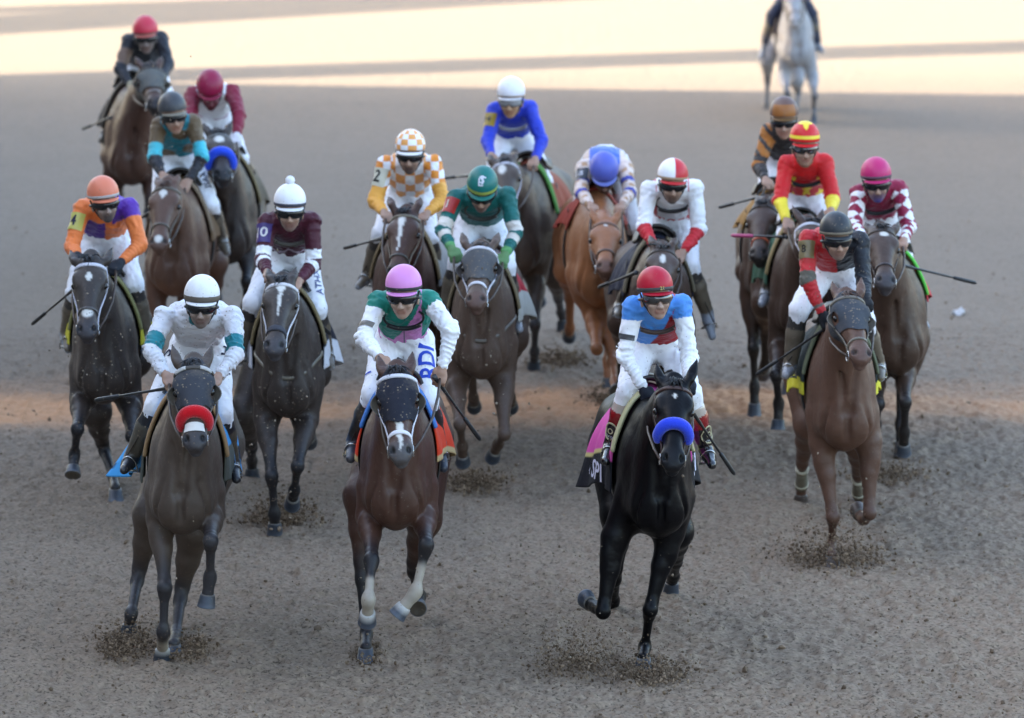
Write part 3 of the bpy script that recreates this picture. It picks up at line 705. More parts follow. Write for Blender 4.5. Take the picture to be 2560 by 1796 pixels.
def rider(R, H):
    base = H['base']; px_f, px_s = H['px_f'], H['px_s']; hd, rt, UP = H['hd'], H['rt'], H['UP']
    vox = R.get('vox', .009)
    O = px_f((*R['cap'], R.get('fc', .34)))
    tl = math.radians(R.get('tilt', 9)); e2 = unit((R['cap'][0]-R['chin'][0], R['chin'][1]-R['cap'][1]))
    hu = math.cos(tl)*(np.array([1.0, 0, 0])*e2[0]+np.array([0, sP, cP])*e2[1])+math.sin(tl)*np.array([0, -cP, sP])
    ya = math.radians(R.get('hyaw', 0)); f0 = hd*math.cos(ya)+rt*math.sin(ya); hf = unit(f0-(f0@hu)*hu); hr = np.cross(hf, hu); hr = hr if hr@rt > 0 else -hr
    H3 = np.array([hr, hu, hf])
    def hp(x, u, f): return O+hr*x+hu*u+hf*f
    sh = [px_f((*p, R.get('fs', .12))) for p in R['sh']]
    eln = R.get('elsg', (1, 1)); han = R.get('hasg', (1, 1))
    el = [px_s((*R['el'][i], eln[i]), sh[i], .275) for i in (0, 1)]
    ha = [px_s((*R['ha'][i], han[i]), el[i], .265) for i in (0, 1)]
    msh = (sh[0]+sh[1])/2
    pel = px_f((*R['pel'], R.get('fp', -.27)))
    kn = []; an = []; to = []
    hip = [pel+rt*s*.085-UP*.02 for s in (-1, 1)]
    for i in (0, 1):
        k = R['kn'][i]; kn.append(px_s((*k, 1), hip[i], .42) if k[0] != 'L' else H['T'](*k[1:]))
        k = R['an'][i]; an.append(px_s((*k, R.get('ansg', -1)), kn[i], .375) if k[0] != 'L' else H['T'](*k[1:]))
        k = R['to'][i] if 'to' in R else ('L',); to.append(px_s((*k, 1), an[i], .155) if k[0] != 'L' else an[i]+unit(hd*.8-UP*.35+rt*(.25 if i else -.25))*.15)
    LOG.append((R['key'], 'pel', np.round(pel, 2).tolist(), 'sh', np.round(msh, 2).tolist(), 'ha', [np.round(x, 2).tolist() for x in ha], 'kn', [np.round(x, 2).tolist() for x in kn], 'an', [np.round(x, 2).tolist() for x in an]))
    nk = msh+unit(O-msh)*.035+UP*.01
    tax = unit(nk-pel); TL = np.linalg.norm(nk-pel); tsd = unit((sh[1]-sh[0])-((sh[1]-sh[0])@tax)*tax); sw = np.linalg.norm(sh[1]-sh[0])/2
    tfr = np.cross(tsd, tax); tfr = tfr if tfr@(hd-UP) > 0 else -tfr
    bulge = R.get('belly', 1.0)
    def torso(k=0.0):
        return p_loft(pel, tax, tsd, [(-.10, .10+k, 0, .085+k), (.02*TL, .135+k, 0, .105+k), (.30*TL, .135+k, .01, .10+k), (.62*TL, max(.155, sw*.88)+k, .018, .112+k), (.86*TL, sw*.92+k, .012, .098+k), (1.0*TL, .10+k, 0, .07+k), (1.12*TL, .058+k, 0, .055+k)], 2.15, -tfr)
    # ---- body: one continuous surface
    B = Shape()
    B.add(torso(-.020), .03, SKIN)
    B.add(p_cone(nk-tax*.05, .062, hp(0, -.12, -.02), .054), .03, SKIN)
    fc = np.array(R.get('skin', SKIN)); msk = np.array(R.get('mask', fc))
    B.add(p_ell(hp(0, -.025, 0), (.078, .098, .100), H3), .02, fc); B.add(p_ell(hp(0, -.128, .030), (.060, .064, .066), H3), .03, (fc+msk)/2)
    B.add(p_ell(hp(0, -.178, .062), (.027, .022, .024), H3), .025, msk); B.add(p_cone(hp(0, -.085, .098), .009, hp(0, -.126, .112), .0135), .012, fc*1.05)
    for s in (-1, 1):
        B.add(p_ell(hp(s*.013, -.128, .105), .009), .008, fc); B.add(p_ell(hp(s*.040, -.115, .075), (.022, .02, .02), H3), .02, fc)
        B.add(p_ell(hp(s*.079, -.100, -.012), (.010, .030, .018), H3), .01, fc)
        B.cut(p_ell(hp(s*.032, -.083, .098), (.016, .010, .012), H3), .01)
    lip = np.minimum(fc, msk*1.3)*np.array((.62, .36, .34))
    B.add(p_cone(hp(-.021, -.1455, .088), .0065, hp(.021, -.1455, .088), .0065), .006, lip); B.add(p_cone(hp(-.019, -.1565, .087), .0075, hp(.019, -.1565, .087), .0075), .006, lip)
    B.cut(p_cone(hp(-.026, -.151, .097), .0035, hp(.026, -.151, .097), .0035), .004)
    for s in (-1, 1): B.cut(p_cone(hp(s*.026, -.122, .100), .003, hp(s*.036, -.150, .088), .003), .012)
    gl = [Shape(), Shape()]; sleeves = []
    for i in (0, 1):
        s = -1 if i == 0 else 1
        d = unit(ha[i]-el[i]); wr = ha[i]-d*.062; sleeves.append((el[i], wr))
        B.add(p_cone(sh[i], .043, el[i], .034), .03, SKIN); B.add(p_cone(el[i], .034, wr, .025), .02, SKIN)
        # hand: palm, four curled fingers, thumb
        g = unit(rt-(rt@d)*d) ; n = np.cross(d, g); n = n if n@UP > 0 else -n          # g along knuckles, n = back of hand
        skc = R.get('handcol', SKIN)
        hs = gl[i]
        Rh = np.array([g, d, n])
        hs.add(p_cone(wr, .026, wr+d*.03, .028), .01, skc); hs.add(p_ell(wr+d*.058, (.042, .046, .020), Rh), .015, skc)
        for j in range(4):
            o = (j-1.5)*.0195; ln = (.033, .039, .037, .029)[j if s > 0 else 3-j]; kx = wr+d*(.094-.004*abs(j-1.4))+g*o+n*.008
            m1 = kx+d*ln*.55-n*ln*.75; m2 = m1-n*.020-d*.016; m3 = m2-d*.024+n*.004
            hs.add(p_cone(kx-d*.02, .0095, kx, .0098), .008, skc); hs.add(p_cone(kx, .0096, m1, .0088), .004, skc); hs.add(p_cone(m1, .0088, m2, .0082), .004, skc); hs.add(p_cone(m2, .0082, m3, .0072), .004, skc)
        tb = wr+d*.035-g*s*.036-n*.004; t1 = tb+d*.034-g*s*.010-n*.020; t2 = t1+d*.024+g*s*.014-n*.012
        hs.add(p_cone(tb-d*.01, .014, tb, .0135), .012, skc); hs.add(p_cone(tb, .013, t1, .0105), .006, skc); hs.add(p_cone(t1, .0105, t2, .0085), .004, skc)
        B.p += hs.p
        B.add(p_cone(hip[i], .078, kn[i], .047), .03, SKIN); B.add(p_cone(kn[i], .046, an[i], .032), .02, SKIN)
        B.add(p_cone(an[i], .030, an[i]+(to[i]-an[i])*.7, .018), .02, SKIN)
    B.add(p_ell(pel, (.115, .095, .095), np.array([tsd, tax, tfr])), .03, SKIN)
    V, Q = B.mesh(max(vox*.8, .0055) if R.get('hero') else vox)
    C, _, _ = B.locate(V, .006)
    skinm = vmat("skin", .5, .4, .10, .10)
    root = link('person', V, Q, skinm, None, C, tuple(base)); root.scale = H['root'].scale; tag(root, R['label'], 'jockey' if R.get('jockey', True) else 'rider', R.get('group', 'jockeys riding in the race'))
    bvhB = None
    # ---- jacket
    Jk = Shape()
    Jk.add(torso(.006), .02, None, 0)
    if R.get('collar', True): Jk.add(p_cone(nk-tax*.03, .064, nk+unit(hp(0, -.15, -.02)-nk)*.018, .060), .02, None, 0)
    for i in (0, 1):
        lb = 10+i; a, b = sh[i], el[i]; wr = sleeves[i][1]
        Jk.add(p_ell(sh[i]-UP*.008, .058), .035, None, lb); Jk.add(p_cone(a, .057, b, .050), .030, None, lb)
        Jk.add(p_cone(b, .049, wr+(el[i]-wr)*.10, .034), .018, None, 20+i)
    nz1 = fold_noise(.007, 42, sum(map(ord, R['key'])), (1, 1, 1)); nz2 = fold_noise(.0045, 95, 3+sum(map(ord, R['key'])))
    segs = [(sh[i], el[i], 0) for i in (0, 1)]+[(el[i], sleeves[i][1], 1) for i in (0, 1)]
    def wrinkles(P):
        o = nz1(P)*1.0+nz2(P)*.8; bd = np.full(len(P), 9.0); w_ = np.zeros(len(P))
        for q, (a_, b_, kd) in enumerate(segs):
            ab = b_-a_; L_ = np.linalg.norm(ab); t_ = np.clip(((P-a_)@ab)/L_**2, 0, 1); r_ = P-a_-t_[:, None]*ab; dd = np.linalg.norm(r_, axis=1); u1 = unit(np.cross(ab, UP)); u2 = np.cross(u1, ab/L_)
            an_ = np.arctan2(r_@u1, r_@u2); ph = t_*L_/(.030 if kd else .045)*6.283+1.5*np.sin(an_+q)+1.1*np.sin(2*an_+q*2+t_*5)+nz1(P)*160
            env = (.35+.65*np.abs(np.sin(t_*5.1+q+an_*.5))) if kd else (smooth(.55, .95, t_)+smooth(.35, .0, t_)*.8)
            m = dd < bd; bd[m] = dd[m]; w_[m] = ((np.sin(ph)-.25*np.cos(2*ph))*env)[m]
        return o-(.0042 if R.get('hero') else .0030)*w_*(bd < .085)
    V, Q = Jk.mesh(vox*.8, 0, wrinkles)
    _, lab, t = Jk.locate(V); NV = vnormals(V, Q)
    q = V-pel; u = q@tsd/.17; v = q@tax/TL; fr = NV@tfr
    arm = np.where(lab >= 20, 2, np.where(lab >= 10, 1, 0)); sdn = np.where(lab >= 10, np.where(lab % 10 == 0, -1, 1), np.sign(u))
    dsh = np.minimum(np.linalg.norm(V-sh[0], axis=1), np.linalg.norm(V-sh[1], axis=1))
    cx = dict(arm=arm, t=t, sd=sdn, u=u, v=v, fr=fr, V=V, dsh=dsh, dn=np.linalg.norm(V-nk, axis=1))
    cj = np.array(R['silks'](cx), float)
    jm = vmat("silks_"+('muddy' if R.get('mud', 0) > .3 else 'clean'), .55, .35, .42 if R.get('mud', 0) > .3 else .06, .10, .25, 140, sheen=.15)
    jo = link('jacket', V, Q, jm, root, cj); bvhJ = BVHTree.FromPolygons(V.tolist(), Q.tolist())
    # ---- breeches
    Br = Shape(); Br.add(p_ell(pel, (.142, .125, .125), np.array([tsd, tax, tfr])), .03, None, 0)
    Br.add(p_loft(pel, tax, tsd, [(-.1, .105, 0, .09), (.02*TL, .141, 0, .110), (.24*TL, .139, -.008, .104), (.36*TL, .10, -.008, .08)], 2.1, -tfr), .03, None, 0)
    for i in (0, 1):
        sn = unit(an[i]-kn[i]); Br.add(p_cone(hip[i], .100, kn[i], .066), .04, None, 10+i); Br.add(p_cone(kn[i], .066, kn[i]+sn*R.get('brl', .10), .054), .02, None, 20+i)
    nz3a = fold_noise(.006, 38, 11+sum(map(ord, R['key'])), (1, 1, .6)); nz3b = fold_noise(.0035, 90, 13+sum(map(ord, R['key'])), (1, 1, .5)); V, Q = Br.mesh(vox*.85, 0, lambda P: nz3a(P)+nz3b(P))
    cb = np.tile(np.array(R.get('breeches', W_)), (len(V), 1))
    bm_ = vmat("breeches_cloth", .6, .3, .10 if R.get('mud', 0) < .3 else .22, .08, .2, 120)
    bo = link('breeches', V, Q, bm_, root, cb); bvhP = BVHTree.FromPolygons(V.tolist(), Q.tolist())
    # ---- boots
    bootm = vmat("boot_muddy", .35, .5, .55, .2) if R.get('bootmud', .5) > .3 else vmat("boot_shiny", .16, .6, .05, .1, coat=.5)
    for i in (0, 1):
        s = -1 if i == 0 else 1; sn = unit(an[i]-kn[i]); ft = unit(to[i]-an[i]); Bo = Shape()
        top = kn[i]+sn*R.get('boottop', .06)
        Bo.add(p_cone(top, .060, kn[i]+sn*.16, .061), .02, None, 1); Bo.add(p_cone(kn[i]+sn*.16, .061, an[i], .045), .02, None, 1)
        Bo.add(p_cone(an[i]-ft*.035-UP*.02, .038, an[i]+ft*.05-UP*.012, .040), .025, None, 2); Bo.add(p_cone(an[i]+ft*.05-UP*.012, .039, to[i]+ft*.02, .027), .02, None, 2)
        V, Q = Bo.mesh(vox, 0, fold_noise(.003, 60, i+5)); yy = ((V-kn[i])@sn)/.40
        lb = R.get('bootcol', lambda y: np.tile(np.array((.022, .020, .020)), (len(y), 1)))(yy)
        cb2 = np.array(lb)
        bo_ = link('boot', V, Q, bootm, root, cb2)
        if i == 0: R['_bvhb'] = BVHTree.FromPolygons(V.tolist(), Q.tolist())
        else: R['_bvhb2'] = BVHTree.FromPolygons(V.tolist(), Q.tolist())
    # stirrups hang from the saddle: parts of the horse's tack
    mt = vmat("bit_metal", .25, .5, .1, .1, metal=1.0); lm = vmat("leather", .45, .5, .25, .2)
    for i in (0, 1):
        s = -1 if i == 0 else 1; ft = unit(to[i]-an[i]); c = an[i]+ft*.06-UP*.045
        sdv = unit(np.cross(ft, UP)); up2 = np.cross(sdv, ft); up2 = up2 if up2[2] > 0 else -up2
        mb = MB(); th = np.linspace(-.2, math.pi+.2, 16); mb.tube([c+sdv*math.cos(x)*.050+up2*(math.sin(x)*.085-.005) for x in th], .0045, (.5, .5, .5), 6); mb.tube([c-sdv*.048-up2*.010, c+sdv*.048-up2*.010], .008, (.4, .4, .4), 6)
        st = mb.build('stirrup', mt, H['root'])
        p1 = H['T'](s*.20, -.03, 1.48+H['dz']); mid = (c+up2*.1)*.5+p1*.5; MB().tube([p1, mid, c+up2*.095], .011, (.03, .02, .015), 6, ([rt*s]*3, .004)).build('stirrup_leather', lm, H['root'])
    # ---- gloves
    if 'glove' in R:
        gm = vmat("glove_cloth", .75, .3, .2, .15)
        for i in (0, 1):
            V, Q = gl[i].mesh(max(.0055, vox*.75), .004); link('glove', V, Q, gm, root, np.tile(np.array(R['glove'], float), (len(V), 1)))
    # ---- helmet
    NU, NVv = 72, 44; rows = []; cols = []
    hx_, hy_, hz_ = .096, .106, .120
    for k in range(NVv):
        ph = math.pi*.5*1.12*k/(NVv-1)
        for j in range(NU):
            th = 2*math.pi*j/NU; seam = 1-.006*math.exp(-((((th/(math.pi/3)) % 1)-.5)*22)**2)*(k > 2)
            rows.append(((math.sin(th)*math.sin(ph))*hx_*seam, math.cos(ph)*hy_*seam-.005, math.cos(th)*math.sin(ph)*hz_*seam))
            cols.append((th, ph))
    L = np.array(rows); TP = np.array(cols); th = (TP[:, 0]+math.pi) % (2*math.pi)-math.pi
    cc = np.array(R['capcol'](th, TP[:, 1], L), float); Vh = O+L[:, :1]*hr+L[:, 1:2]*hu+L[:, 2:]*hf
    Fh = np.array([(k*NU+j, k*NU+(j+1) % NU, (k+1)*NU+(j+1) % NU, (k+1)*NU+j) for k in range(NVv-1) for j in range(NU)])
    capm = vmat("cap_silk_"+('muddy' if R.get('capmud', R.get('mud', 0)) > .3 else 'clean'), .42, .4, .38 if R.get('capmud', R.get('mud', 0)) > .3 else .05, .07, .12, 160)
    ho = link('helmet', Vh, Fh, capm, root, cc); md = ho.modifiers.new("thick", 'SOLIDIFY'); md.thickness = .008; md.offset = -1
    bc = np.array(R.get('brim', cc[-1])); mb = MB(); rows = []
    for w_ in np.linspace(0, 1, 5):
        for x in np.linspace(-1.15, 1.15, 21):
            e = math.cos(x/1.15*math.pi/2)**.6 if abs(x) < 1.15 else 0; rr = 1+.22*w_*e
            rows.append(hp(math.sin(x)*hx_*rr, -.040-.014*w_*e, math.cos(x)*hz_*rr*.99))
    Rw = np.array(rows); k = len(Rw); V2 = np.concatenate([Rw, Rw-hu*.006]); Fc = [(i*21+j, i*21+j+1, (i+1)*21+j+1, (i+1)*21+j) for i in range(4) for j in range(20)]; Fc += [tuple(x+k for x in f[::-1]) for f in Fc]; Fc += [(4*21+j, 4*21+j+1, 4*21+j+1+k, 4*21+j+k) for j in range(20)]
    mb.add(V2, Fc, bc).build('helmet_brim', capm, ho)
    mb = MB(); mb.tube([hp(0, .096, 0), hp(0, .108, 0)], [.012, .008], R.get('button', cc[0]), 10)
    if R.get('pom'): 
        Vv = [hp(0, .126, 0)+.030*(1+.10*math.sin(9*a+5*b))*np.array([math.sin(a)*math.cos(b), math.sin(a)*math.sin(b), math.cos(a)]) for a in np.linspace(0, math.pi, 11) for b in np.linspace(0, 2*math.pi, 18, endpoint=False)]
        mb.add(Vv, [(i*18+j, i*18+(j+1) % 18, (i+1)*18+(j+1) % 18, (i+1)*18+j) for i in range(10) for j in range(18)], (.82, .81, .84))
    mb.build('cap_button', capm, ho)
    if 'band' in R:
        mb = MB(); bp = [hp(math.sin(x)*(hx_+.006), -.020+R.get('bandtilt', 0)*math.cos(x), math.cos(x)*(hz_+.006)) for x in np.linspace(-math.pi, math.pi, 49)]
        nn = [unit(hr*math.sin(x)+hf*math.cos(x)) for x in np.linspace(-math.pi, math.pi, 49)]
        mb.tube(bp, R.get('bandw', .011), R['band'], 6, (np.array(nn), .004)); mb.build('cap_band', vmat("band_elastic", .6, .4, .3 if R.get('mud', 0) > .3 else .05, .1), ho)
    # ---- goggles
    if R.get('gog', True):
        n = 25; m = 9; cy = -.080; Rs = []
        for x in np.linspace(-1.12, 1.12, n):
            hgt = .029*(1-.25*(abs(x)/1.12)**3) - .010*math.exp(-(x*7)**2)
            for y in np.linspace(-1, 1, m):
                yy = cy+.004+hgt*y*(1 if y > 0 else 1-.25*math.exp(-(x*6)**2)); b = .010*(1-y*y)
                Rs.append(hp(math.sin(x)*(.084+b), yy, math.cos(x)*(.106+b)+.004))
        lens = MB(); lens.add(Rs, [(i*m+j, i*m+j+1, (i+1)*m+j+1, (i+1)*m+j) for i in range(n-1) for j in range(m-1)], R.get('lens', (.010, .010, .012)))
        go = lens.build('goggles', vmat("goggle_lens_mirror", .05, .9, 0, 0, coat=1.0) if R.get('mirror') else vmat("goggle_lens", .12, .45, 0, 0), root); md = go.modifiers.new("thick", 'SOLIDIFY'); md.thickness = .004
        Rs = np.array(Rs).reshape(n, m, 3); loop = np.concatenate([Rs[:, 0], Rs[-1, 1:], Rs[::-1, -1][1:], Rs[0, ::-1][1:]])
        fm = MB().tube(loop, .0055, R.get('frame', (.02, .02, .02)), 6); 
        fm.tube([hp(math.sin(x)*.094, cy+.008*math.cos(x), math.cos(x)*.112) for x in np.linspace(1.1, 2*math.pi-1.1, 22)], .009, R.get('frame', (.02, .02, .02)), 6); fm.build('goggle_frame', vmat("goggle_rubber", .5, .4, .2, .1), go)
    # chin strap
    MB().tube(sm_pts([hp(-.094, -.04, .01), hp(-.078, -.12, .02), hp(-.045, -.178, .045), hp(0, -.203, .062), hp(.045, -.178, .045), hp(.078, -.12, .02), hp(.094, -.04, .01)], 1), .006, (.02, .02, .02), 6).build('chin_strap', vmat("band_elastic", .6, .4, .05, .1), root)
    if 'spare' in R:     # spare goggles hanging round the neck
        mb = MB(); c0 = nk+tfr*.06
        pp = [nk+tsd*math.sin(x)*.115+tfr*(.085+.03*math.cos(x))-tax*(.03+.115*(1+math.cos(x))/2*1.1) for x in np.linspace(-2.3, 2.3, 25)]
        mb.tube(pp, .007, R['spare'], 6); mb.tube([p+tfr*.008-tax*.005 for p in pp[7:18]], .016, np.array(R['spare'])*.6, 8, ([tfr]*11, .010)); mb.build('spare_goggles', vmat("goggle_rubber", .5, .4, .2, .1), root)
    if 'armband' in R:
        ab = R['armband']; i = ab.get('side', 0); s = -1 if i == 0 else 1; a, b = sh[i], el[i]; d = unit(b-a); c = a+(b-a)*ab.get('t', .42)
        out = unit(rt*s*.55+hd*.75+UP*.25); out = unit(out-(out@d)*d); sdv = np.cross(d, out); rows = []
        for x in np.linspace(-1.25, 1.25, 15):
            for y in np.linspace(-1, 1, 9):
                dirn = out*math.cos(x)+sdv*math.sin(x); p = c+d*y*ab.get('h', .058); hit = bvhJ.ray_cast(Vector(p+dirn*.16), Vector(-dirn), .2)
                rows.append((np.array(hit[0]) if hit[0] is not None else p+dirn*.062)+dirn*.005)
        col = np.tile(np.array(ab['col'], float), (135, 1)); MB().add(rows, [(k*9+j, k*9+j+1, (k+1)*9+j+1, (k+1)*9+j) for k in range(14) for j in range(8)], col).build('armband', vmat("armband_vinyl", .35, .5, .15, .05), root)
        if ab.get('txt'):
            tr_ = np.cross(out, d); tr_ = tr_ if tr_@rt > 0 else -tr_
            text_on(bvhJ, ab['txt'], ab.get('size', .085), c, tr_, -d, out, root, ab.get('ink', (.02, .02, .02)), 'arm_number', .008)
    RR = dict(root=root, O=O, hp=hp, hr=hr, hu=hu, hf=hf, ha=ha, el=el, sh=sh, pel=pel, kn=kn, an=an, hip=hip, bvhJ=bvhJ, bvhP=bvhP, H=H, tsd=tsd, tax=tax, tfr=tfr, R=R, helmet=ho, nk=nk)
    for tx in R.get('legtext', []):     # text running along a thigh: (side, string, size, colour)
        i, st, sz, colr, t0, sw_ = tx; a, b = hip[i], kn[i]; d = unit(b-a); c = a+(b-a)*t0; s = -1 if i == 0 else 1
        out = unit(hd*math.cos(sw_)+rt*s*math.sin(sw_)+UP*.3); out = unit(out-(out@d)*d); upv = np.cross(out, -d)
        text_on(bvhP, st, sz, c, -d, upv, out, root, colr, 'breeches_lettering', .005)
    # reins
    lmr = vmat("rein_leather", .5, .4, .2, .2)
    for i in (0, 1):
        s = -1 if i == 0 else 1; b = H['bits'][i]; h_ = ha[i]
        nc = (b+h_)*.5+rt*s*.05-UP*R.get('sag', .03); MB().tube(sm_pts([b, b*.7+nc*.3, nc, h_*.6+nc*.4, h_], 1), .0085, R.get('reincol', (.05, .03, .02)), 6).build('rein', lmr, H['root'])
    # riding crop
    if 'crop' in R:
        cr = R['crop']; i = cr.get('hand', 0); hdist = -(ha[i]@np.array([0, 1, 0]))
        p0 = at_Y(*cr['a'], H['Y0']-hdist-cr.get('fa', 0))-base; p1 = px_s((*cr['b'], cr.get('sg', -1)), p0, cr.get('L', .62)); d = unit(p1-p0); Lc = np.linalg.norm(p1-p0); g0 = p0-d*cr.get('butt', .10)
        k = np.array(cr.get('col', (.016, .016, .018)))
        pts = [g0, g0+d*.012, p0, p0+d*.06, p0+d*.10, p0+d*Lc*.55, p0+d*(Lc-.20), p0+d*(Lc-.19), p0+d*(Lc-.02), p0+d*Lc]; rr = [.012, .014, .0115, .011, .0085, .0075, .0075, .0125, .0135, .009]
        mb = MB().tube(pts[:6], rr[:6], k, 8)
        org = tuple(base+g0); loc = base+g0
        mb2 = MB().tube([p-g0 for p in pts[:7]], rr[:7], k, 8); c_o = mb2.build('riding_crop', vmat("crop_shaft", .4, .5, .2, .15), None, tuple(loc))
        MB().tube([p-g0 for p in pts[6:]], rr[6:], cr.get('flap', k*.8), 8).build('popper', vmat("crop_leather", .5, .5, .2, .15), c_o)
        MB().tube([-d*.008, d*.010], [.0155, .0165], (.05, .05, .055), 10).build('handle_cap', vmat("crop_shaft", .4, .5, .2, .15), c_o)
        tag(c_o, cr['label'], 'riding crop', 'riding crops held by jockeys')
    return RR
# ------------------------------------------------------------------ who is who
def full(n, c): return np.tile(np.array(c, float), (n, 1))
def setc(C, m, c): C[m] = np.array(c, float)
def plain(c): return lambda th, ph, L: full(len(th), c)
WHT = np.array((.84, .83, .85)); BLK = np.array((.012, .012, .014))
TEAL = sr(28, 120, 130); GRN = sr(18, 122, 105); PNK = sr(205, 130, 190); LBL = sr(75, 140, 215); RED = sr(150, 18, 30); SCAR = sr(200, 38, 42)

def j_A(x):
    C = full(len(x['t']), (.66, .65, .68)); setc(C, (x['arm'] == 1) & (x['t'] > .58) & (x['t'] < .93), TEAL); setc(C, (x['arm'] == 0) & (x['dn'] < .085), TEAL*.9); return C
def j_B(x):
    C = full(len(x['t']), WHT); tor = (x['arm'] == 0); body = tor | ((x['arm'] == 1) & (x['dsh'] < .088))
    setc(C, body, GRN); setc(C, tor & (x['u']*.9-(x['v']-.62)*1.15 > .05) & (x['u'] < .62), PNK); setc(C, tor & (x['v'] < .32), PNK); setc(C, tor & (np.abs(x['u']-.02) < .012) & (x['fr'] > 0), GRN*.4); return C
def j_C(x):
    C = full(len(x['t']), WHT); tor = (x['arm'] == 0); body = tor | ((x['arm'] == 1) & (x['dsh'] < .095))
    setc(C, body, LBL); setc(C, tor & (x['u']*1.0-(x['v']-.62)*1.25 > .12) & (x['u'] < .80), RED); setc(C, (x['arm'] == 2) & (x['t'] > .97), WHT*.8); return C
def j_D(x):
    lat = np.where(x['arm'] > 0, x['sd']*2, x['u']); C = full(len(x['t']), sr(190, 40, 45)); setc(C, lat > .05, (.018, .020, .026))
    setc(C, (x['arm'] == 1) & (x['t'] > .80) & (x['sd'] < 0), (.10, .09, .07)); setc(C, (x['arm'] == 2) & (x['t'] > .80) & (x['t'] < .9) & (x['sd'] < 0), (.16, .12, .10)); return C
def j_E(x):
    mar = sr(140, 25, 62); C = full(len(x['t']), mar); ta = np.where(x['arm'] == 2, 1+x['t'], x['t']); V = x['V']; a = x['arm'] > 0
    ang = np.where(a, (V[:, 0])*9+V[:, 1]*4, 0); p = (ta*3.2+ang) % 1; q = (ta*3.2-ang) % 1
    setc(C, a & ((np.floor(ta*3.2+ang)+np.floor(ta*3.2-ang)) % 2 == 0) & (ta > .1), WHT)
    tor = x['arm'] == 0; z = np.abs(((x['u']*3.2) % 1)-.5)*.22
    setc(C, tor & (x['v'] > .26) & (x['v'] < .30+z+.02) & (x['fr'] > 0), WHT); setc(C, tor & (x['v'] < .20), WHT); return C
def star(u, v, cu, cv, r):
    a = np.arctan2(u-cu, v-cv); d = np.hypot(u-cu, v-cv); k = np.abs(((a/(2*math.pi/5)+.5) % 1)-.5)*2; return d < r*(1-.58*k)
def j_F(x):
    C = full(len(x['t']), sr(205, 28, 32)); Y = sr(240, 215, 60); tor = (x['arm'] == 0) & (x['fr'] > -.1)
    for cu, cv, r in ((0, .50, .22), (-.62, .72, .22), (.62, .72, .22), (-.55, .25, .2), (.55, .3, .2), (0, .17, .2)): setc(C, tor & star(x['u'], x['v']*1.25, cu, cv*1.25, r), Y)
    setc(C, (x['arm'] == 2) & (x['t'] > .12), Y); return C
def j_G(x):
    C = full(len(x['t']), (.035, .030, .030)); OR = sr(170, 105, 40); a = x['arm']
    setc(C, (a == 1) & (x['t'] < .75) & (np.sin(x['V'][:, 0]*60+x['V'][:, 2]*50) > -.5), OR); setc(C, (a == 1) & (x['t'] > .9), OR*1.2); setc(C, (a == 0) & (x['v'] < .5) & (x['u'] > 0.1), OR); return C
def j_H(x):
    C = full(len(x['t']), sr(222, 200, 188)); BL = sr(75, 80, 165); ta = np.where(x['arm'] == 2, 1+x['t'], x['t']); a = x['arm'] > 0
    setc(C, a & (np.sin(x['V'][:, 0]*55)*np.sin(ta*16) > .3), sr(190, 150, 115)); setc(C, a & ((np.abs(ta-.62) < .07) | (np.abs(ta-1.18) < .08)), BL); setc(C, (x['arm'] == 0) & (np.abs(x['u']) < .65), sr(85, 115, 205)); return C
def j_I(x):
    C = full(len(x['t']), WHT); R_ = sr(195, 38, 48); tor = x['arm'] == 0; setc(C, x['arm'] == 2, R_)
    setc(C, tor & (np.abs(np.abs(x['u'])-.74) < .11) & (x['v'] > .30), R_); setc(C, tor & (x['v'] > .12) & (x['v'] < .36) & (np.abs(x['u']) < .8), R_)
    for k in (-.38, 0.05, .42): setc(C, tor & (np.abs(x['u']-k-(x['v']-.25)*.9) < .05) & (x['v'] < .36), WHT)
    return C
def j_J(x):
    C = full(len(x['t']), sr(14, 95, 90)); wh = sr(215, 205, 195); setc(C, (x['arm'] == 1) & (x['t'] > .72) & (x['t'] < .98), wh); setc(C, (x['arm'] == 2) & (x['t'] > .22) & (x['t'] < .48), wh); setc(C, (x['arm'] == 2) & (x['t'] > .88), sr(90, 150, 90)); return C
def j_L(x):
    O_ = sr(228, 140, 50); C = full(len(x['t']), O_); chk = (np.floor(x['u']*2.6+.5)+np.floor(x['v']*4.6)) % 2 == 0; tor = x['arm'] == 0
    setc(C, tor, WHT); setc(C, tor & chk, sr(230, 158, 85)); V = x['V']; up = (x['arm'] == 1) & (x['t'] < .62); setc(C, up, WHT); setc(C, up & ((np.floor(V[:, 0]/.055)+np.floor(V[:, 2]/.055)) % 2 == 0), O_); setc(C, (x['arm'] > 0) & (~up), sr(232, 165, 70)); return C
def j_M(x):
    C = full(len(x['t']), sr(42, 62, 190)); setc(C, (x['arm'] == 0) & (x['v'] < .16), sr(150, 70, 110)); return C
def j_N(x):
    C = full(len(x['t']), sr(72, 20, 38)); setc(C, (x['arm'] == 1) & (x['t'] > .68) & (x['t'] < .90), WHT); setc(C, (x['arm'] == 2) & (x['t'] > .12) & (x['t'] < .34), WHT)
    lv = .40-.10*np.abs(x['u'])+.07*np.exp(-(x['u']/.18)**2); setc(C, (x['arm'] == 0) & (np.abs(x['v']-lv) < .022) & (x['fr'] > 0), sr(170, 150, 165))
    for cu in (-.35, 0, .35): setc(C, (x['arm'] == 0) & (x['fr'] > 0) & (np.hypot((x['u']-cu)*.8, x['v']-.22+abs(cu)*-.12) < .055), WHT*.8)
    return C
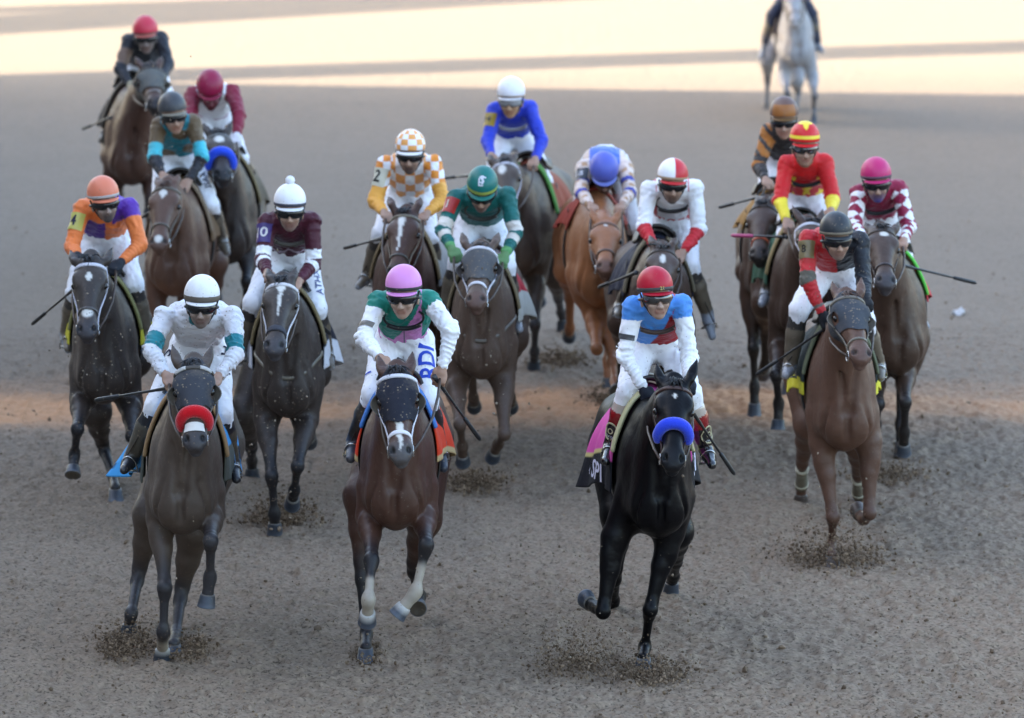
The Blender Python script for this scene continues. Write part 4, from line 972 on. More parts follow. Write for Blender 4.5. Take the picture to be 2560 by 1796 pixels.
def j_O(x):
    OR = sr(235, 125, 62); PU = sr(80, 40, 140); C = full(len(x['t']), OR); lat = np.where(x['arm'] > 0, x['sd']*1.4, x['u'])
    setc(C, (x['arm'] == 0) & (x['u'] < .0) & (x['v'] < .80) & (x['v'] > .25), PU); setc(C, (x['arm'] < 2) & (lat > .25) & (((x['arm'] == 0) & (x['v'] > .78)) | ((x['arm'] == 1) & (x['t'] < .30))), PU*1.25); return C
def j_P(x):
    C = full(len(x['t']), sr(38, 120, 135)); M_ = sr(105, 85, 60); V = x['V']; n_ = np.sin(V[:, 0]*31+V[:, 2]*17)+np.sin(V[:, 2]*43-V[:, 0]*12)
    setc(C, (x['arm'] == 0) & (n_ > .5), M_); setc(C, (x['arm'] == 1) & (x['t'] < .6), M_*.9); setc(C, (x['arm'] == 1) & (x['t'] > .6), sr(70, 185, 200)); setc(C, x['arm'] == 2, (.022, .022, .028)); return C
def j_Q(x):
    C = full(len(x['t']), WHT*.95); setc(C, x['arm'] > 0, sr(125, 22, 50)); setc(C, (x['arm'] == 1) & (x['dsh'] < .05), WHT*.95); setc(C, (x['arm'] == 0) & (np.abs(x['v']-.28) < .05) & (x['fr'] > 0), sr(150, 90, 120)); return C
def j_R(x):
    C = full(len(x['t']), (.020, .021, .028)); V = x['V']; setc(C, (x['arm'] == 1) & (x['t'] > .35) & (x['t'] < .85) & (x['sd'] < 0), sr(110, 88, 75)); setc(C, (x['arm'] == 0) & (x['v'] < .45), sr(85, 62, 55)); return C
def j_K(x): return full(len(x['t']), WHT)

def c_I(th, ph, L):
    C = full(len(th), WHT); setc(C, ((th > 0) & (th < math.pi/2)) | ((th < -math.pi/2)), sr(195, 38, 48)); setc(C, ph > 1.62, sr(180, 150, 120)); return C
def c_F(th, ph, L):
    C = full(len(th), sr(205, 28, 32)); Y = sr(240, 215, 60); setc(C, (ph > 1.36) & (ph < 1.56), Y); setc(C, star(th*np.sin(ph), ph, 0, .25, .75), Y); return C
def c_L(th, ph, L):
    C = full(len(th), WHT); setc(C, (np.floor(th/(math.pi/6))+np.floor(ph/.36)) % 2 == 0, sr(232, 160, 85)); return C
def c_J(th, ph, L):
    C = full(len(th), sr(14, 105, 98)); setc(C, ph > 1.52, sr(150, 165, 80)); return C
def c_G(th, ph, L):
    C = full(len(th), sr(105, 80, 72)); setc(C, (ph > 1.0) & (np.abs(th) < .9), sr(150, 95, 45)); return C
def boot_C(y):
    C = full(len(y), BLK); setc(C, y < .55, sr(130, 16, 24)); setc(C, y < .34, sr(175, 160, 148)); return C
def boot_W(y):     # pale toe
    C = full(len(y), (.120, .094, .066)); setc(C, y < .30, (.035, .03, .028)); setc(C, y > .90, (.26, .27, .30)); return C

def cl_A(f, v, s):
    C = full(len(f), sr(70, 155, 215)); setc(C, (np.sin(f*17+v*9)*np.cos(v*13-f*6) > .25) & (f < -.05), (.020, .018, .030)); setc(C, (v > .72) & (f > -.12), sr(85, 90, 84)); setc(C, (f > .08) & (v > .45), sr(78, 80, 72)); return C
def cl_B(f, v, s):
    C = full(len(f), sr(215, 62, 32)); setc(C, v > .93, sr(190, 165, 120)); return C
def cl_C(f, v, s):
    C = full(len(f), sr(205, 80, 155)); setc(C, v > .70, sr(195, 180, 120)); setc(C, v > .745, (.008, .008, .012)); setc(C, (f > .11) & (v < .745), sr(205, 80, 155)*.85); return C
def cl_gen(c): return lambda f, v, s: full(len(f), c)

A_TACK = dict(hood=(.040, .042, .050), noseband=('roll', sr(190, 22, 32), .70), patch=(.76, .86, .75, (.62, .58, .52)), strap=(.05, .04, .03), cheek=np.array((.10, .085, .07)), cloth=dict(col=cl_A, drop=.72, flare=.13, flareR=.02, f=(-.54, .16)), pad=sr(150, 120, 85), padto=1.35, girth=True)

HORSES = [
 dict(key='A', name='racehorse', coat='muddybay', yaw=-.5, g=(406, 1645, .25), chest=(461, 1352), poll=(482, 896), nose=(487, 1112), hyaw=0, vox=.0105, earL=((431, 866), (446, 915)), earR=((529, 866), (514, 915)), socks=dict(FL=.90),
   legs=dict(FL=[(402, 1300, .30), (412, 1469, 1), (408, 1580, -1), (406, 1626, 'g')], FR=[(526, 1285, .36), (527, 1352, 1), (525, 1444, -1), (518, 1496, -1)], HL=[(376, 1288, -.58), (345, 1440, -1), (328, 1535, 1), (323, 1567, -1)], HR=[(484, 1330, -.48), (452, 1487, -1), (440, 1585, 1), (434, 1612, 'g')]),
   tack=A_TACK, label='dark bay racehorse with bright red shadow roll and muddy black blinker hood'),
 dict(key='B', name='racehorse', coat='bay', yaw=-1.5, g=(914, 1640, -.20), chest=(992, 1340), poll=(990, 915), nose=(1002, 1142), vox=.0105, earL=((946, 890), (957, 935)), earR=((1031, 882), (1024, 930)), marks=[('blaze', .60, .93, .016, .002)], socks=dict(FL=.66, FR=.63), muzzle=(.075, .07, .072),
   legs=dict(FL=[(926, 1291, .36), (929, 1400, 1), (921, 1500, 1), (919, 1538, -1)], FR=[(1058, 1285, .40), (1066, 1362, 1), (1039, 1482, -1), (1004, 1524, -1)], HL=[(902, 1240, -.60), (903, 1425, -1), (916, 1590, 1), (914, 1622, 'g')], HR=[(1060, 1300, -.65), (1032, 1420, -1), (1050, 1490, -1), (1046, 1517, 1)]),
   tack=dict(hood=(.016, .017, .026), hoodto=.60, brow=np.array((.62, .61, .66)), noseband=('band', (.66, .64, .68), .76, .015), cloth=dict(col=cl_B, drop=.62, flare=.055, flareR=.03, f=(-.48, .17)), pad=sr(70, 120, 190), padto=.85, mudhood=1), label='bay racehorse with white noseband, black hood and bright orange saddle cloth'),
 dict(key='C', name='racehorse', coat='black', yaw=4.5, g=(1608, 1655, .35), chest=(1641, 1360), poll=(1688, 945), nose=(1683, 1160), vox=.0105, earL=((1641, 912), (1653, 962)), earR=((1742, 902), (1723, 954)), marks=[('star', .20, .26, .010, .0)],
   legs=dict(FL=[(1538, 1345, .36), (1507, 1528, 1), (1492, 1520, -1), (1472, 1508, -1)], FR=[(1674, 1335, .34), (1625, 1524, 1), (1612, 1618, -1), (1608, 1648, 'g')], HL=[(1545, 1290, -.62), (1537, 1440, -1), (1534, 1500, -1), (1531, 1536, -1)], HR=[(1690, 1330, -.66), (1690, 1400, -1), (1684, 1440, -1), (1678, 1462, -1)]),
   muzzle=(.012, .012, .014), tack=dict(noseband=('roll', sr(48, 70, 205), .62), strap=(.045, .018, .014), cloth=dict(col=cl_C, drop=.76, flare=.075, flareR=.05, f=(-.48, .16)), pad=sr(175, 170, 130), padto=1.15), label='jet black racehorse with thick blue fleece shadow roll and pink saddle cloth'),
 dict(key='D', name='racehorse', coat='chestnut', yaw=2, g=(2080, 1390, .45), chest=(2108, 1142), poll=(2122, 727), nose=(2157, 893), hyaw=16, vox=.0115, earL=((2081, 706), (2094, 745)), earR=((2153, 697), (2151, 738)),
   legs=dict(FL=[(2056, 1110, .36), (2082, 1292, 1), (2080, 1365, -1), (2080, 1390, 'g')], FR=[(2172, 1105, .36), (2174, 1282, 1), (2160, 1300, -1), (2148, 1286, -1)], HL=[(2024, 1062, -.6), (2006, 1150, -1), (2004, 1210, -1), (2002, 1244, -1)], HR=[(2150, 1110, -.6), (2146, 1180, -1), (2146, 1232, -1), (2150, 1258, -1)]),
   tack=dict(hood=(.050, .055, .065), hoodto=.58, cupcol=np.array((.13, .11, .085)), noseband=('strap', (.14, .12, .09), .76), strap=(.13, .11, .085), cloth=dict(col=lambda f, v, s: np.where((v > .86)[:, None], sr(215, 205, 60), (.02, .03, .03)), drop=.66, flare=.03), pad=sr(95, 100, 78), padto=1.2, wraps=dict(HL=(.17, .15, .11), HR=(.17, .15, .11))), label='chestnut racehorse in dusty grey hood with taped hind leg wraps'),
 dict(key='E', name='racehorse', coat='brown', yaw=1, g=(2245, 1190, .3), chest=(2240, 950), poll=(2204, 560), nose=(2216, 708), hyaw=4, vox=.013, earL=((2163, 556), (2176, 580)), earR=((2246, 556), (2235, 580)), marks=[('star', .15, .24, .030, .01)], muzzle=(.05, .045, .05),
   legs=dict(FL=[(2190, 930, .3), (2196, 1010, 1), (2190, 1060, -1), (2188, 1090, -1)], FR=[(2262, 925, .32), (2263, 1005, 1), (2261, 1080, -1), (2259, 1116, -1)]),
   tack=dict(noseband=('strap', (.03, .02, .02), .72), cloth=dict(col=cl_gen(sr(200, 60, 70)), drop=.5), pad=sr(90, 190, 70), padto=1.0), label='dark bay racehorse with small white star under the diamond sleeved jockey'),
 dict(key='F', name='racehorse', coat='brown', yaw=2, g=(1946, 1130, .35), chest=(2008, None), dz=-.05, poll=(2028, 545), nose=(2062, 680), hyaw=22, vox=.013, legs=dict(FL=[(1950, 865, .34), (1940, 938, 1), (1947, 1008, -1), (1945, 1058, 1)], HR='lift', HL='lift'),
   tack=dict(brow=np.array((.6, .58, .62)), noseband=('strap', (.03, .02, .02), .72), cloth=dict(col=cl_gen(sr(60, 95, 75)), drop=.6), pad=sr(150, 130, 90)), label='dark bay racehorse partly hidden behind the black capped rider\'s chestnut'),
 dict(key='G', name='racehorse', coat='brown', yaw=-3, g=(1932, 1030, .3), chest=(1930, None), dz=-.05, poll=(1906, 500), nose=(1896, 640), hyaw=-14, vox=.015, earL=((1893, 490), (1898, 512)), legs={}, tack=dict(noseband=('strap', sr(190, 90, 60), .72), cloth=dict(col=cl_gen(sr(150, 110, 50)), drop=.42)), label='brown racehorse mostly hidden behind the star silks rider\'s horse'),
 dict(key='H', name='racehorse', coat='red', yaw=2, g=(1541, 1025, .35), chest=(1496, 780), poll=(1514, 545), nose=(1515, 672), hl=.58, hyaw=2, vox=.013, marks=[('star', .12, .20, .014, .0)], forelock=False,
   legs=dict(FL=[(1488, 790, .34), (1492, 872, 1), (1490, 850, -1), (1492, 832, -1)], FR=[(1518, 800, .34), (1530, 905, 1), (1538, 955, 1), (1541, 976, 1)]),
   tack=dict(noseband=('strap', (.09, .05, .035), .68), strap=(.13, .06, .035), cloth=dict(col=cl_gen(sr(150, 62, 48)), drop=.42)), label='light red chestnut racehorse with lowered head under the blue capped jockey'),
 dict(key='I', name='racehorse', coat='brown', yaw=4, g=(1652, 1180, .3), chest=(1655, None), dz=-.05, poll=(1657, 612), nose=(1656, 748), vox=.013, earL=((1625, 590), (1634, 614)), earR=((1690, 594), (1681, 616)), marks=[('star', .22, .38, .018, .0)], legs={}, tack=dict(cloth=dict(col=cl_gen((.02, .022, .04)), drop=.55), pad=sr(110, 100, 80), noseband=('strap', (.04, .03, .025), .7)), label='dark bay racehorse with white star under the red and white quartered cap'),
 dict(key='J', name='racehorse', coat='dusty', yaw=-2, g=(1190, 1215, .25), chest=(1206, 962), poll=(1201, 605), nose=(1189, 756), hyaw=-3, vox=.0125, earL=((1155, 582), (1164, 615)), earR=((1247, 582), (1236, 612)), muzzle=(.10, .09, .08),
   legs=dict(FL=[(1140, 955, .34), (1150, 1060, 1), (1156, 1115, -1), (1157, 1142, -1)], FR=[(1256, 945, .36), (1261, 1085, 1), (1246, 1110, -1), (1236, 1132, -1)], HL='lift', HR='lift'),
   tack=dict(hood=(.075, .075, .078), hoodto=.60, cupcol=np.array((.06, .05, .045)), brow=np.array((.6, .58, .62)), noseband=('band', (.6, .57, .6), .72, .016), cloth=dict(col=lambda f, v, s: np.where((v > .7)[:, None], sr(180, 178, 170), sr(170, 30, 45)), drop=.62, flare=.05), pad=sr(120, 105, 80), breast=(.12, .10, .08)), label='muddy chestnut racehorse in grey hood with white noseband under the green rider'),
 dict(key='L', name='racehorse', coat='bay', yaw=-5, g=(1000, 1135, .3), chest=(1004, None), dz=-.05, poll=(1012, 520), nose=(988, 690), hyaw=-8, vox=.013, earL=((972, 492), (981, 517)), earR=((1052, 494), (1044, 517)), marks=[('star', .10, .30, .024, -.006), ('blaze', .24, .66, .011, -.004)], legs={},
   tack=dict(strap=(.16, .13, .09), noseband=('strap', (.06, .05, .04), .72), cloth=dict(col=cl_gen(sr(150, 145, 140)), drop=.6), pad=sr(125, 105, 75), padto=1.3), label='brown racehorse with long white blaze under the orange chequered jockey'),
 dict(key='M', name='racehorse', coat='muddybay', yaw=-9, g=(1336, 915, .15), chest=(1302, 703), poll=(1256, 394), nose=(1268, 530), hyaw=-8, vox=.014, earL=((1222, 385), (1230, 408)), earR=((1290, 382), (1281, 405)), marks=[('star', .14, .34, .028, -.01)],
   legs=dict(FR=[(1340, 690, .30), (1338, 810, 1), (1336, 880, -1), (1335, 905, 'g')], HR=[(1392, 690, -.6), (1395, 740, -1), (1402, 780, -1), (1407, 800, -1)], FL='lift'), tack=dict(brow=np.array((.55, .53, .58)), noseband=('band', (.55, .52, .56), .72, .012), cloth=dict(col=cl_gen(sr(140, 70, 50)), drop=.5), pad=sr(80, 130, 60)), label='dark muddy racehorse with white star at the rear under the royal blue jockey'),
 dict(key='N', name='racehorse', coat='darkbay', yaw=2, g=(687, 1330, .45), chest=(722, 1058), poll=(705, 690), nose=(684, 874), hyaw=-5, vox=.012, earL=((669, 672), (679, 702)), earR=((739, 670), (731, 700)), marks=[('diamond', .10, .26, .032, .004), ('blaze', .20, .56, .010, .004)], muzzle=(.06, .055, .06),
   legs=dict(FL=[(666, 1045, .36), (679, 1190, 1), (686, 1285, -1), (687, 1314, 'g')], FR=[(764, 1050, .36), (744, 1165, 1), (736, 1225, -1), (732, 1250, -1)], HL=[(612, 1030, -.6), (628, 1116, -1), (630, 1150, -1), (630, 1176, -1)], HR='lift'),
   tack=dict(brow=np.array((.62, .60, .62)), noseband=('band', (.045, .045, .055), .74, .024), cloth=dict(col=lambda f, v, s: np.where((v > .78)[:, None], sr(205, 205, 212), (.02, .02, .03)), drop=.70, flare=.06), pad=sr(115, 100, 70), breast=(.13, .11, .08)), label='nearly black racehorse with white diamond blaze under the white bobble capped jockey'),
 dict(key='O', name='racehorse', coat='darkbay', yaw=2, g=(289, 1235, -.15), chest=(262, 1024), poll=(225, 638), nose=(216, 836), hyaw=-3, vox=.012, earL=((177, 628), (188, 658)), earR=((279, 622), (265, 656)), marks=[('diamond', .22, .36, .026, .0), ('star', .68, .80, .036, .0)], muzzle=(.05, .045, .05),
   legs=dict(FL=[(206, 1000, .40), (194, 1072, 1), (186, 1135, -1), (183, 1176, 1)], FR=[(326, 1010, .36), (330, 1090, 1), (322, 1050, -1), (318, 1030, -1)], HL=[(240, 1030, -.3), (258, 1118, -1), (284, 1195, 1), (289, 1224, 'g')], HR='lift'),
   tack=dict(brow=np.array((.6, .58, .64)), noseband=('strap', (.07, .06, .055), .70), cloth=dict(col=lambda f, v, s: np.where((v > .8)[:, None], sr(205, 195, 60), (.03, .03, .03)), drop=.62, flare=.05), pad=sr(120, 115, 70), padto=1.2), label='mud flecked dark racehorse with white diamond star under the orange and purple jockey'),
 dict(key='P', name='racehorse', coat='chestnut', yaw=-3, g=(445, 1000, .3), chest=(440, None), dz=-.05, poll=(414, 452), nose=(394, 614), hyaw=-6, vox=.014, earL=((391, 442), (399, 466)), earR=((446, 436), (438, 462)), marks=[('diamond', .12, .30, .032, -.004), ('star', .86, .96, .03, 0)], legs={}, tack=dict(strap=(.09, .07, .05), noseband=('strap', (.10, .08, .06), .70), cloth=dict(col=cl_gen(sr(110, 85, 60)), drop=.6), pad=sr(120, 100, 80)), label='brown racehorse with pale forehead diamond under the teal jockey'),
 dict(key='Q', name='racehorse', coat='darkbay', yaw=2, g=(585, 912, .3), chest=(570, None), dz=-.05, poll=(545, 325), nose=(558, 440), hyaw=3, vox=.015, marks=[('star', .15, .32, .036, .0)], legs={}, tack=dict(strap=(.12, .12, .12), noseband=('roll', sr(48, 80, 215), .60), cloth=dict(col=cl_gen(sr(100, 90, 75)), drop=.55), pad=sr(115, 100, 70)), label='dark racehorse with blue shadow roll in the back group at the left'),
 dict(key='R', name='racehorse', coat='bay', yaw=3, g=(335, 725, .3), chest=(330, 476), poll=(375, 160), nose=(390, 262), hl=.58, hyaw=8, vox=.015, legs={}, tack=dict(hood=(.10, .10, .095), hoodto=.58, noseband=('strap', (.2, .17, .16), .7), cloth=dict(col=cl_gen(sr(50, 45, 42)), drop=.5), pad=sr(85, 75, 65)), label='dark brown hooded racehorse trailing last at the far left'),
 dict(key='K', name='pony', coat='grey', sc=.80, yaw=2, g=(2033, 298, .35), chest=(1992, 182), poll=(1982, -38), nose=(1990, 60), hl=.58, vox=.015, legs=dict(FL=[(1960, 190, .30), (1967, 232, 1), (1976, 256, -1), (1978, 268, -1)], FR=[(2030, 190, .30), (2036, 240, 1), (2034, 274, -1), (2033, 287, 1)], HL=[(1918, 150, -.6), (1919, 200, -1), (1915, 260, 1), (1912, 284, 1)], HR=[(1990, 200, -.5), (1996, 230, -1), (1990, 262, 1), (1988, 272, 1)]), muzzle=(.35, .33, .33),
   tack=dict(strap=(.10, .07, .06), noseband=('strap', (.2, .15, .13), .70), cloth=dict(col=cl_gen(sr(60, 50, 60)), drop=.6), breast=(.3, .24, .2)), group=None, label='pale grey pony trotting behind the field in the sunlit band'),
]
for h in HORSES:
    if h['key'] == 'K': h['group'] = 'outriders'

V0 = dict(bootmud=.6, bootcol=boot_W)
RIDERS = dict(
 A=dict(cap=(505, 733), chin=(502, 822), sh=[(412, 792), (582, 792)], el=[(378, 878), (590, 886)], ha=[(424, 953), (536, 956)], pel=(500, 862), kn=[(390, 1015), (555, 1030)], an=[(329, 1142), (580, 1156)], to=[(312, 1172), (590, 1194)], hero=1, vox=.008, silks=j_A, mud=.5, capcol=plain((.76, .75, .76)), brim=(.78, .77, .78), band=(.10, .08, .06), bandw=.019, button=(.6, .6, .6), mask=(.13, .10, .085), skin=(.27, .19, .15), boottop=.05, bootcol=lambda y: np.where((y > .86)[:, None], (.02, .02, .024), np.where((y > .32)[:, None], (.075, .062, .045), (.016, .016, .02))), breeches=WHT, legtext=[(1, 'ith-H', .085, (.02, .02, .05), .30, .75), (0, 'S', .10, (.02, .02, .05), .25, .9)],
   crop=dict(a=(418, 971), b=(238, 1001), hand=0, label='black riding crop stretched level to the left by the white muddy jockey', butt=.02, L=.6), label='jockey in muddy white silks with teal sleeve bands and white cap'),
 B=dict(cap=(1009, 708), chin=(1010, 793), sh=[(946, 756), (1072, 752)], el=[(910, 846), (1128, 828)], ha=[(960, 908), (1100, 944)], hasg=(1, 1), pel=(1008, 848), kn=[(934, 985), (1067, 998)], an=[(884, 1103), (1097, 1110)], to=[(877, 1142), (1108, 1164)], hero=1, vox=.008, silks=j_B, mud=0, capcol=plain(PNK*1.12), brim=PNK*1.1, band=(.02, .02, .022), bandw=.011, boottop=.05, bootmud=.5, bootcol=lambda y: np.where((y > .80)[:, None], (.03, .035, .05), (.022, .020, .018)), hyaw=-8, skin=(.36, .235, .175), spare=(.02, .02, .022), legtext=[(1, 'RDI', .15, sr(45, 75, 185), .50, .55), (0, 'I', .10, sr(45, 75, 185), .75, .9)],
   armband=dict(col=(.16, .14, .12), t=.74, h=.016), crop=dict(a=(1100, 962), b=(1200, 1100), hand=1, butt=.07, label='black riding crop pointing down from the bare hand of the pink capped jockey', L=.5), label='jockey in pink cap and green silks with a pink sash'),
 C=dict(cap=(1637, 712), chin=(1643, 806), tilt=4, sh=[(1582, 768), (1703, 762)], el=[(1562, 890), (1724, 893)], ha=[(1620, 995), (1722, 965)], pel=(1640, 858), kn=[(1570, 975), (1727, 985)], an=[(1527, 1113), (1766, 1122)], to=[(1516, 1148), (1778, 1158)], hero=1, vox=.008, silks=j_C, mud=0, capcol=plain(sr(178, 14, 42)), brim=sr(170, 14, 40), band=(.055, .05, .05), bandw=.012, hyaw=8, mirror=1, bootmud=.1, bootcol=boot_C, boottop=.10, brl=.12, glove=(.010, .012, .020), skin=(.38, .25, .19), lens=(.02, .02, .022), frame=(.09, .05, .035), spare=(.10, .06, .045), legtext=[(1, 'MR ELIN', .060, (.015, .012, .04), .45, .45)],
   armband=dict(col=(.06, .06, .065), t=.62, h=.016), crop=dict(a=(1738, 1040), b=(1836, 1186), hand=1, fa=.0, butt=.10, label='black riding crop hanging low beside the boot of the red capped jockey', L=.55), label='jockey in red cap and light blue silks with a red sash'),
 D=dict(cap=(2090, 571), chin=(2092, 650), sh=[(2022, 598), (2150, 604)], el=[(2018, 702), (2160, 704)], ha=[(2066, 806), (2166, 760)], pel=(2092, 672), kn=[(1998, 775), (2160, 800)], an=[(1975, 912), (2196, 912)], to=[(1966, 936), (2202, 942)], vox=.0095, silks=j_D, mud=.5, capcol=plain((.028, .031, .036)), brim=(.035, .038, .042), band=(.17, .14, .10), glove=(.012, .012, .014), bootcol=boot_W, hyaw=8, mask=(.2, .14, .11),
   armband=dict(col=sr(120, 105, 70), t=.30, txt='8', ink=(.02, .02, .02), size=.07), crop=dict(a=(2062, 822), b=(1890, 938), hand=0, butt=.03, label='black riding crop slanting down left from the red sleeved jockey', L=.62), label='jockey in black cap with silks split red and black'),
 E=dict(cap=(2190, 432), chin=(2194, 502), sh=[(2148, 484), (2246, 472)], el=[(2136, 562), (2272, 566)], ha=[(2166, 612), (2256, 612)], pel=(2200, 548), kn=[(2150, 640), (2262, 660)], an=[(2140, 770), (2294, 784)], vox=.0105, silks=j_E, mud=.1, capcol=plain(sr(190, 40, 105)), band=(.10, .05, .08), mask=sr(60, 55, 120), spare=(.03, .025, .03), crop=dict(a=(2262, 665), b=(2440, 708), hand=1, label='thin black riding crop pointing right from the diamond sleeved jockey', butt=.05, L=.62), label='jockey in magenta cap and maroon silks with white diamond sleeves'),
 F=dict(cap=(2012, 342), chin=(2011, 414), sh=[(1966, 412), (2062, 406)], el=[(1951, 500), (2082, 500)], ha=[(1970, 566), (2076, 535)], pel=(2014, 492), kn=[(1963, 605), (2068, 600)], an=[(1917, 728), (2090, 720)], vox=.0105, silks=j_F, mirror=1, mud=.05, capcol=c_F, brim=sr(205, 28, 32), spare=(.02, .02, .02), crop=dict(a=(1968, 593), b=(1829, 589), hand=0, flap=(.45, .06, .16), label='pink banded riding crop held level by the yellow star jockey', butt=.0, L=.5), label='jockey in red silks with yellow stars and yellow cuffs'),
 G=dict(cap=(1960, 278), chin=(1961, 352), sh=[(1922, 330), (2006, 330)], el=[(1897, 417), (2020, 420)], ha=[(1918, 458), (1998, 455)], pel=(1962, 400), kn=[(1912, 520), (2010, 520)], an=[(1896, 640), (2030, 640)], vox=.012, silks=j_G, mud=.5, capcol=c_G, brim=sr(110, 80, 45), crop=dict(a=(1894, 494), b=(1798, 519), hand=0, label='grey blurred riding crop held out by the brown capped jockey', butt=.0, L=.5), label='jockey in muddy brown cap and black and orange silks'),
 H=dict(cap=(1510, 418), chin=(1511, 484), tilt=44, sh=[(1462, 420), (1562, 420)], el=[(1453, 482), (1576, 482)], ha=[(1482, 522), (1552, 520)], pel=(1512, 405), fp=-.30, kn=[(1446, 560), (1580, 560)], an=[(1434, 640), (1590, 650)], vox=.0105, silks=j_H, mud=.1, capcol=plain(sr(88, 98, 185)), brim=sr(110, 120, 195), mask=(.05, .04, .04), skin=(.2, .12, .09), armband=dict(col=(.03, .03, .04), t=.45, txt='13', ink=(.6, .58, .6), size=.075), label='jockey in plain blue cap crouched face down over a light chestnut'),
 I=dict(cap=(1682, 435), chin=(1678, 504), sh=[(1624, 474), (1736, 470)], el=[(1610, 568), (1748, 574)], ha=[(1640, 625), (1698, 645)], pel=(1682, 548), kn=[(1607, 655), (1724, 664)], an=[(1551, 764), (1768, 782)], to=[(1546, 785), (1779, 835)], vox=.0105, silks=j_I, mud=.1, capcol=c_I, brim=sr(195, 45, 50), mask=(.08, .06, .05), spare=(.03, .025, .025), crop=dict(a=(1570, 690), b=(1496, 719), hand=0, label='dark riding crop angled left from the white and red jockey', butt=.15, L=.55), label='jockey in red and white quartered cap with red forearms'),
 J=dict(cap=(1206, 456), chin=(1203, 520), tilt=34, sh=[(1142, 494), (1268, 490)], el=[(1107, 576), (1289, 585)], ha=[(1136, 636), (1256, 652)], pel=(1204, 558), kn=[(1144, 655), (1266, 665)], an=[(1112, 775), (1284, 790)], vox=.0105, silks=j_J, mud=.15, capcol=c_J, brim=sr(20, 105, 95), button=sr(30, 120, 110), spare=(.06, .06, .05), glove=sr(95, 130, 85), gog=True, mask=(.14, .10, .09), armband=dict(col=sr(165, 40, 35), t=.36, txt='1', ink=(.6, .55, .5), size=.09), label='jockey in green cap and green silks with white hooped sleeves'),
 L=dict(cap=(1026, 362), chin=(1025, 436), sh=[(966, 410), (1082, 408)], el=[(938, 504), (1106, 498)], ha=[(966, 540), (1058, 545)], pel=(1026, 488), kn=[(953, 585), (1072, 590)], an=[(920, 684), (1092, 690)], vox=.0105, silks=j_L, mud=.1, capcol=c_L, brim=WHT, mask=(.07, .05, .045), armband=dict(col=sr(205, 200, 180), t=.40, txt='2', ink=(.02, .02, .02), size=.12, h=.065), crop=dict(a=(942, 600), b=(860, 621), hand=0, label='thin riding crop sticking out left from the orange chequered jockey', butt=.08, L=.5), label='jockey in orange and white chequered silks and cap'),
 M=dict(cap=(1278, 228), chin=(1278, 292), sh=[(1238, 276), (1324, 272)], el=[(1219, 353), (1354, 353)], ha=[(1230, 398), (1334, 410)], pel=(1284, 338), kn=[(1236, 430), (1360, 452)], an=[(1232, 540), (1402, 553)], to=[(1226, 560), (1406, 576)], vox=.0115, silks=j_M, mud=.05, capcol=plain((.78, .76, .79)), brim=(.6, .58, .6), lens=(.25, .25, .26), spare=(.55, .55, .6), skin=(.40, .24, .14), armband=dict(col=sr(150, 125, 40), t=.42, txt='14', ink=(.05, .04, .03), size=.07), crop=dict(a=(1166, 440), b=(1112, 445), hand=0, label='dark riding crop pointing left from the royal blue jockey', butt=.25, L=.4), label='jockey in royal blue silks and plain white cap'),
 N=dict(cap=(725, 500), chin=(724, 570), sh=[(668, 556), (780, 552)], el=[(657, 652), (784, 658)], ha=[(672, 690), (738, 716)], pel=(724, 632), kn=[(634, 756), (792, 772)], an=[(600, 872), (815, 876)], to=[(598, 900), (826, 912)], vox=.0100, silks=j_N, mud=.1, capcol=plain((.82, .81, .84)), brim=(.8, .79, .82), band=(.05, .05, .07), pom=1, spare=(.14, .12, .10), mask=(.2, .13, .11), armband=dict(col=sr(70, 55, 115), t=.36, txt='10', ink=(.66, .64, .64), size=.095, h=.065), legtext=[(1, 'ATHX', .07, (.10, .12, .25), .62, .7)],
   crop=dict(a=(748, 762), b=(826, 836), hand=1, label='grey riding crop lying along the flank of the nearly black horse', butt=.1, L=.5), label='jockey in white bobble cap and maroon silks with white hoops'),
 O=dict(cap=(257, 480), chin=(266, 553), sh=[(206, 522), (324, 518)], el=[(180, 618), (350, 612)], ha=[(196, 645), (290, 668)], pel=(262, 590), kn=[(190, 730), (334, 708)], an=[(166, 835), (366, 836)], to=[(170, 870), (362, 874)], vox=.0100, silks=j_O, mud=.1, capcol=plain(sr(218, 122, 92)), brim=sr(220, 125, 95), band=(.42, .38, .36), glove=(.018, .02, .026), hyaw=14, mask=(.05, .045, .045), skin=(.32, .22, .18), armband=dict(col=sr(190, 180, 90), t=.40, txt='4', ink=(.02, .02, .05), size=.10, h=.06), crop=dict(a=(184, 724), b=(80, 811), hand=0, label='black riding crop slanting down left from the orange jockey', butt=.15, L=.6), label='jockey in orange cap and orange silks with purple panels'),
 P=dict(cap=(430, 266), chin=(437, 326), sh=[(398, 314), (482, 308)], el=[(385, 396), (506, 394)], ha=[(412, 448), (462, 468)], pel=(446, 392), kn=[(400, 500), (524, 510)], an=[(384, 600), (553, 596)], to=[(380, 620), (566, 628)], vox=.0115, silks=j_P, mud=.5, capcol=plain((.055, .055, .060)), brim=(.25, .22, .17), hyaw=16, legtext=[(1, 'JSAA', .07, (.05, .05, .09), .62, .6)], crop=dict(a=(386, 523), b=(355, 544), hand=0, label='dark riding crop seen beside the head of the brown diamond faced horse', butt=.1, L=.4), label='jockey in dark muddy cap and teal silks with black forearms'),
 Q=dict(cap=(525, 210), chin=(526, 264), tilt=36, sh=[(482, 236), (580, 230)], el=[(476, 300), (598, 290)], ha=[(492, 350), (590, 352)], pel=(532, 290), kn=[(488, 380), (600, 400)], an=[(480, 470), (634, 462)], to=[(476, 490), (644, 476)], vox=.012, silks=j_Q, mud=.05, capcol=plain(sr(140, 20, 62)), brim=sr(130, 18, 55), skin=(.14, .03, .04), mask=(.10, .02, .035), gog=False, glove=(.6, .58, .62), label='jockey in maroon cap and white silks with maroon sleeves'),
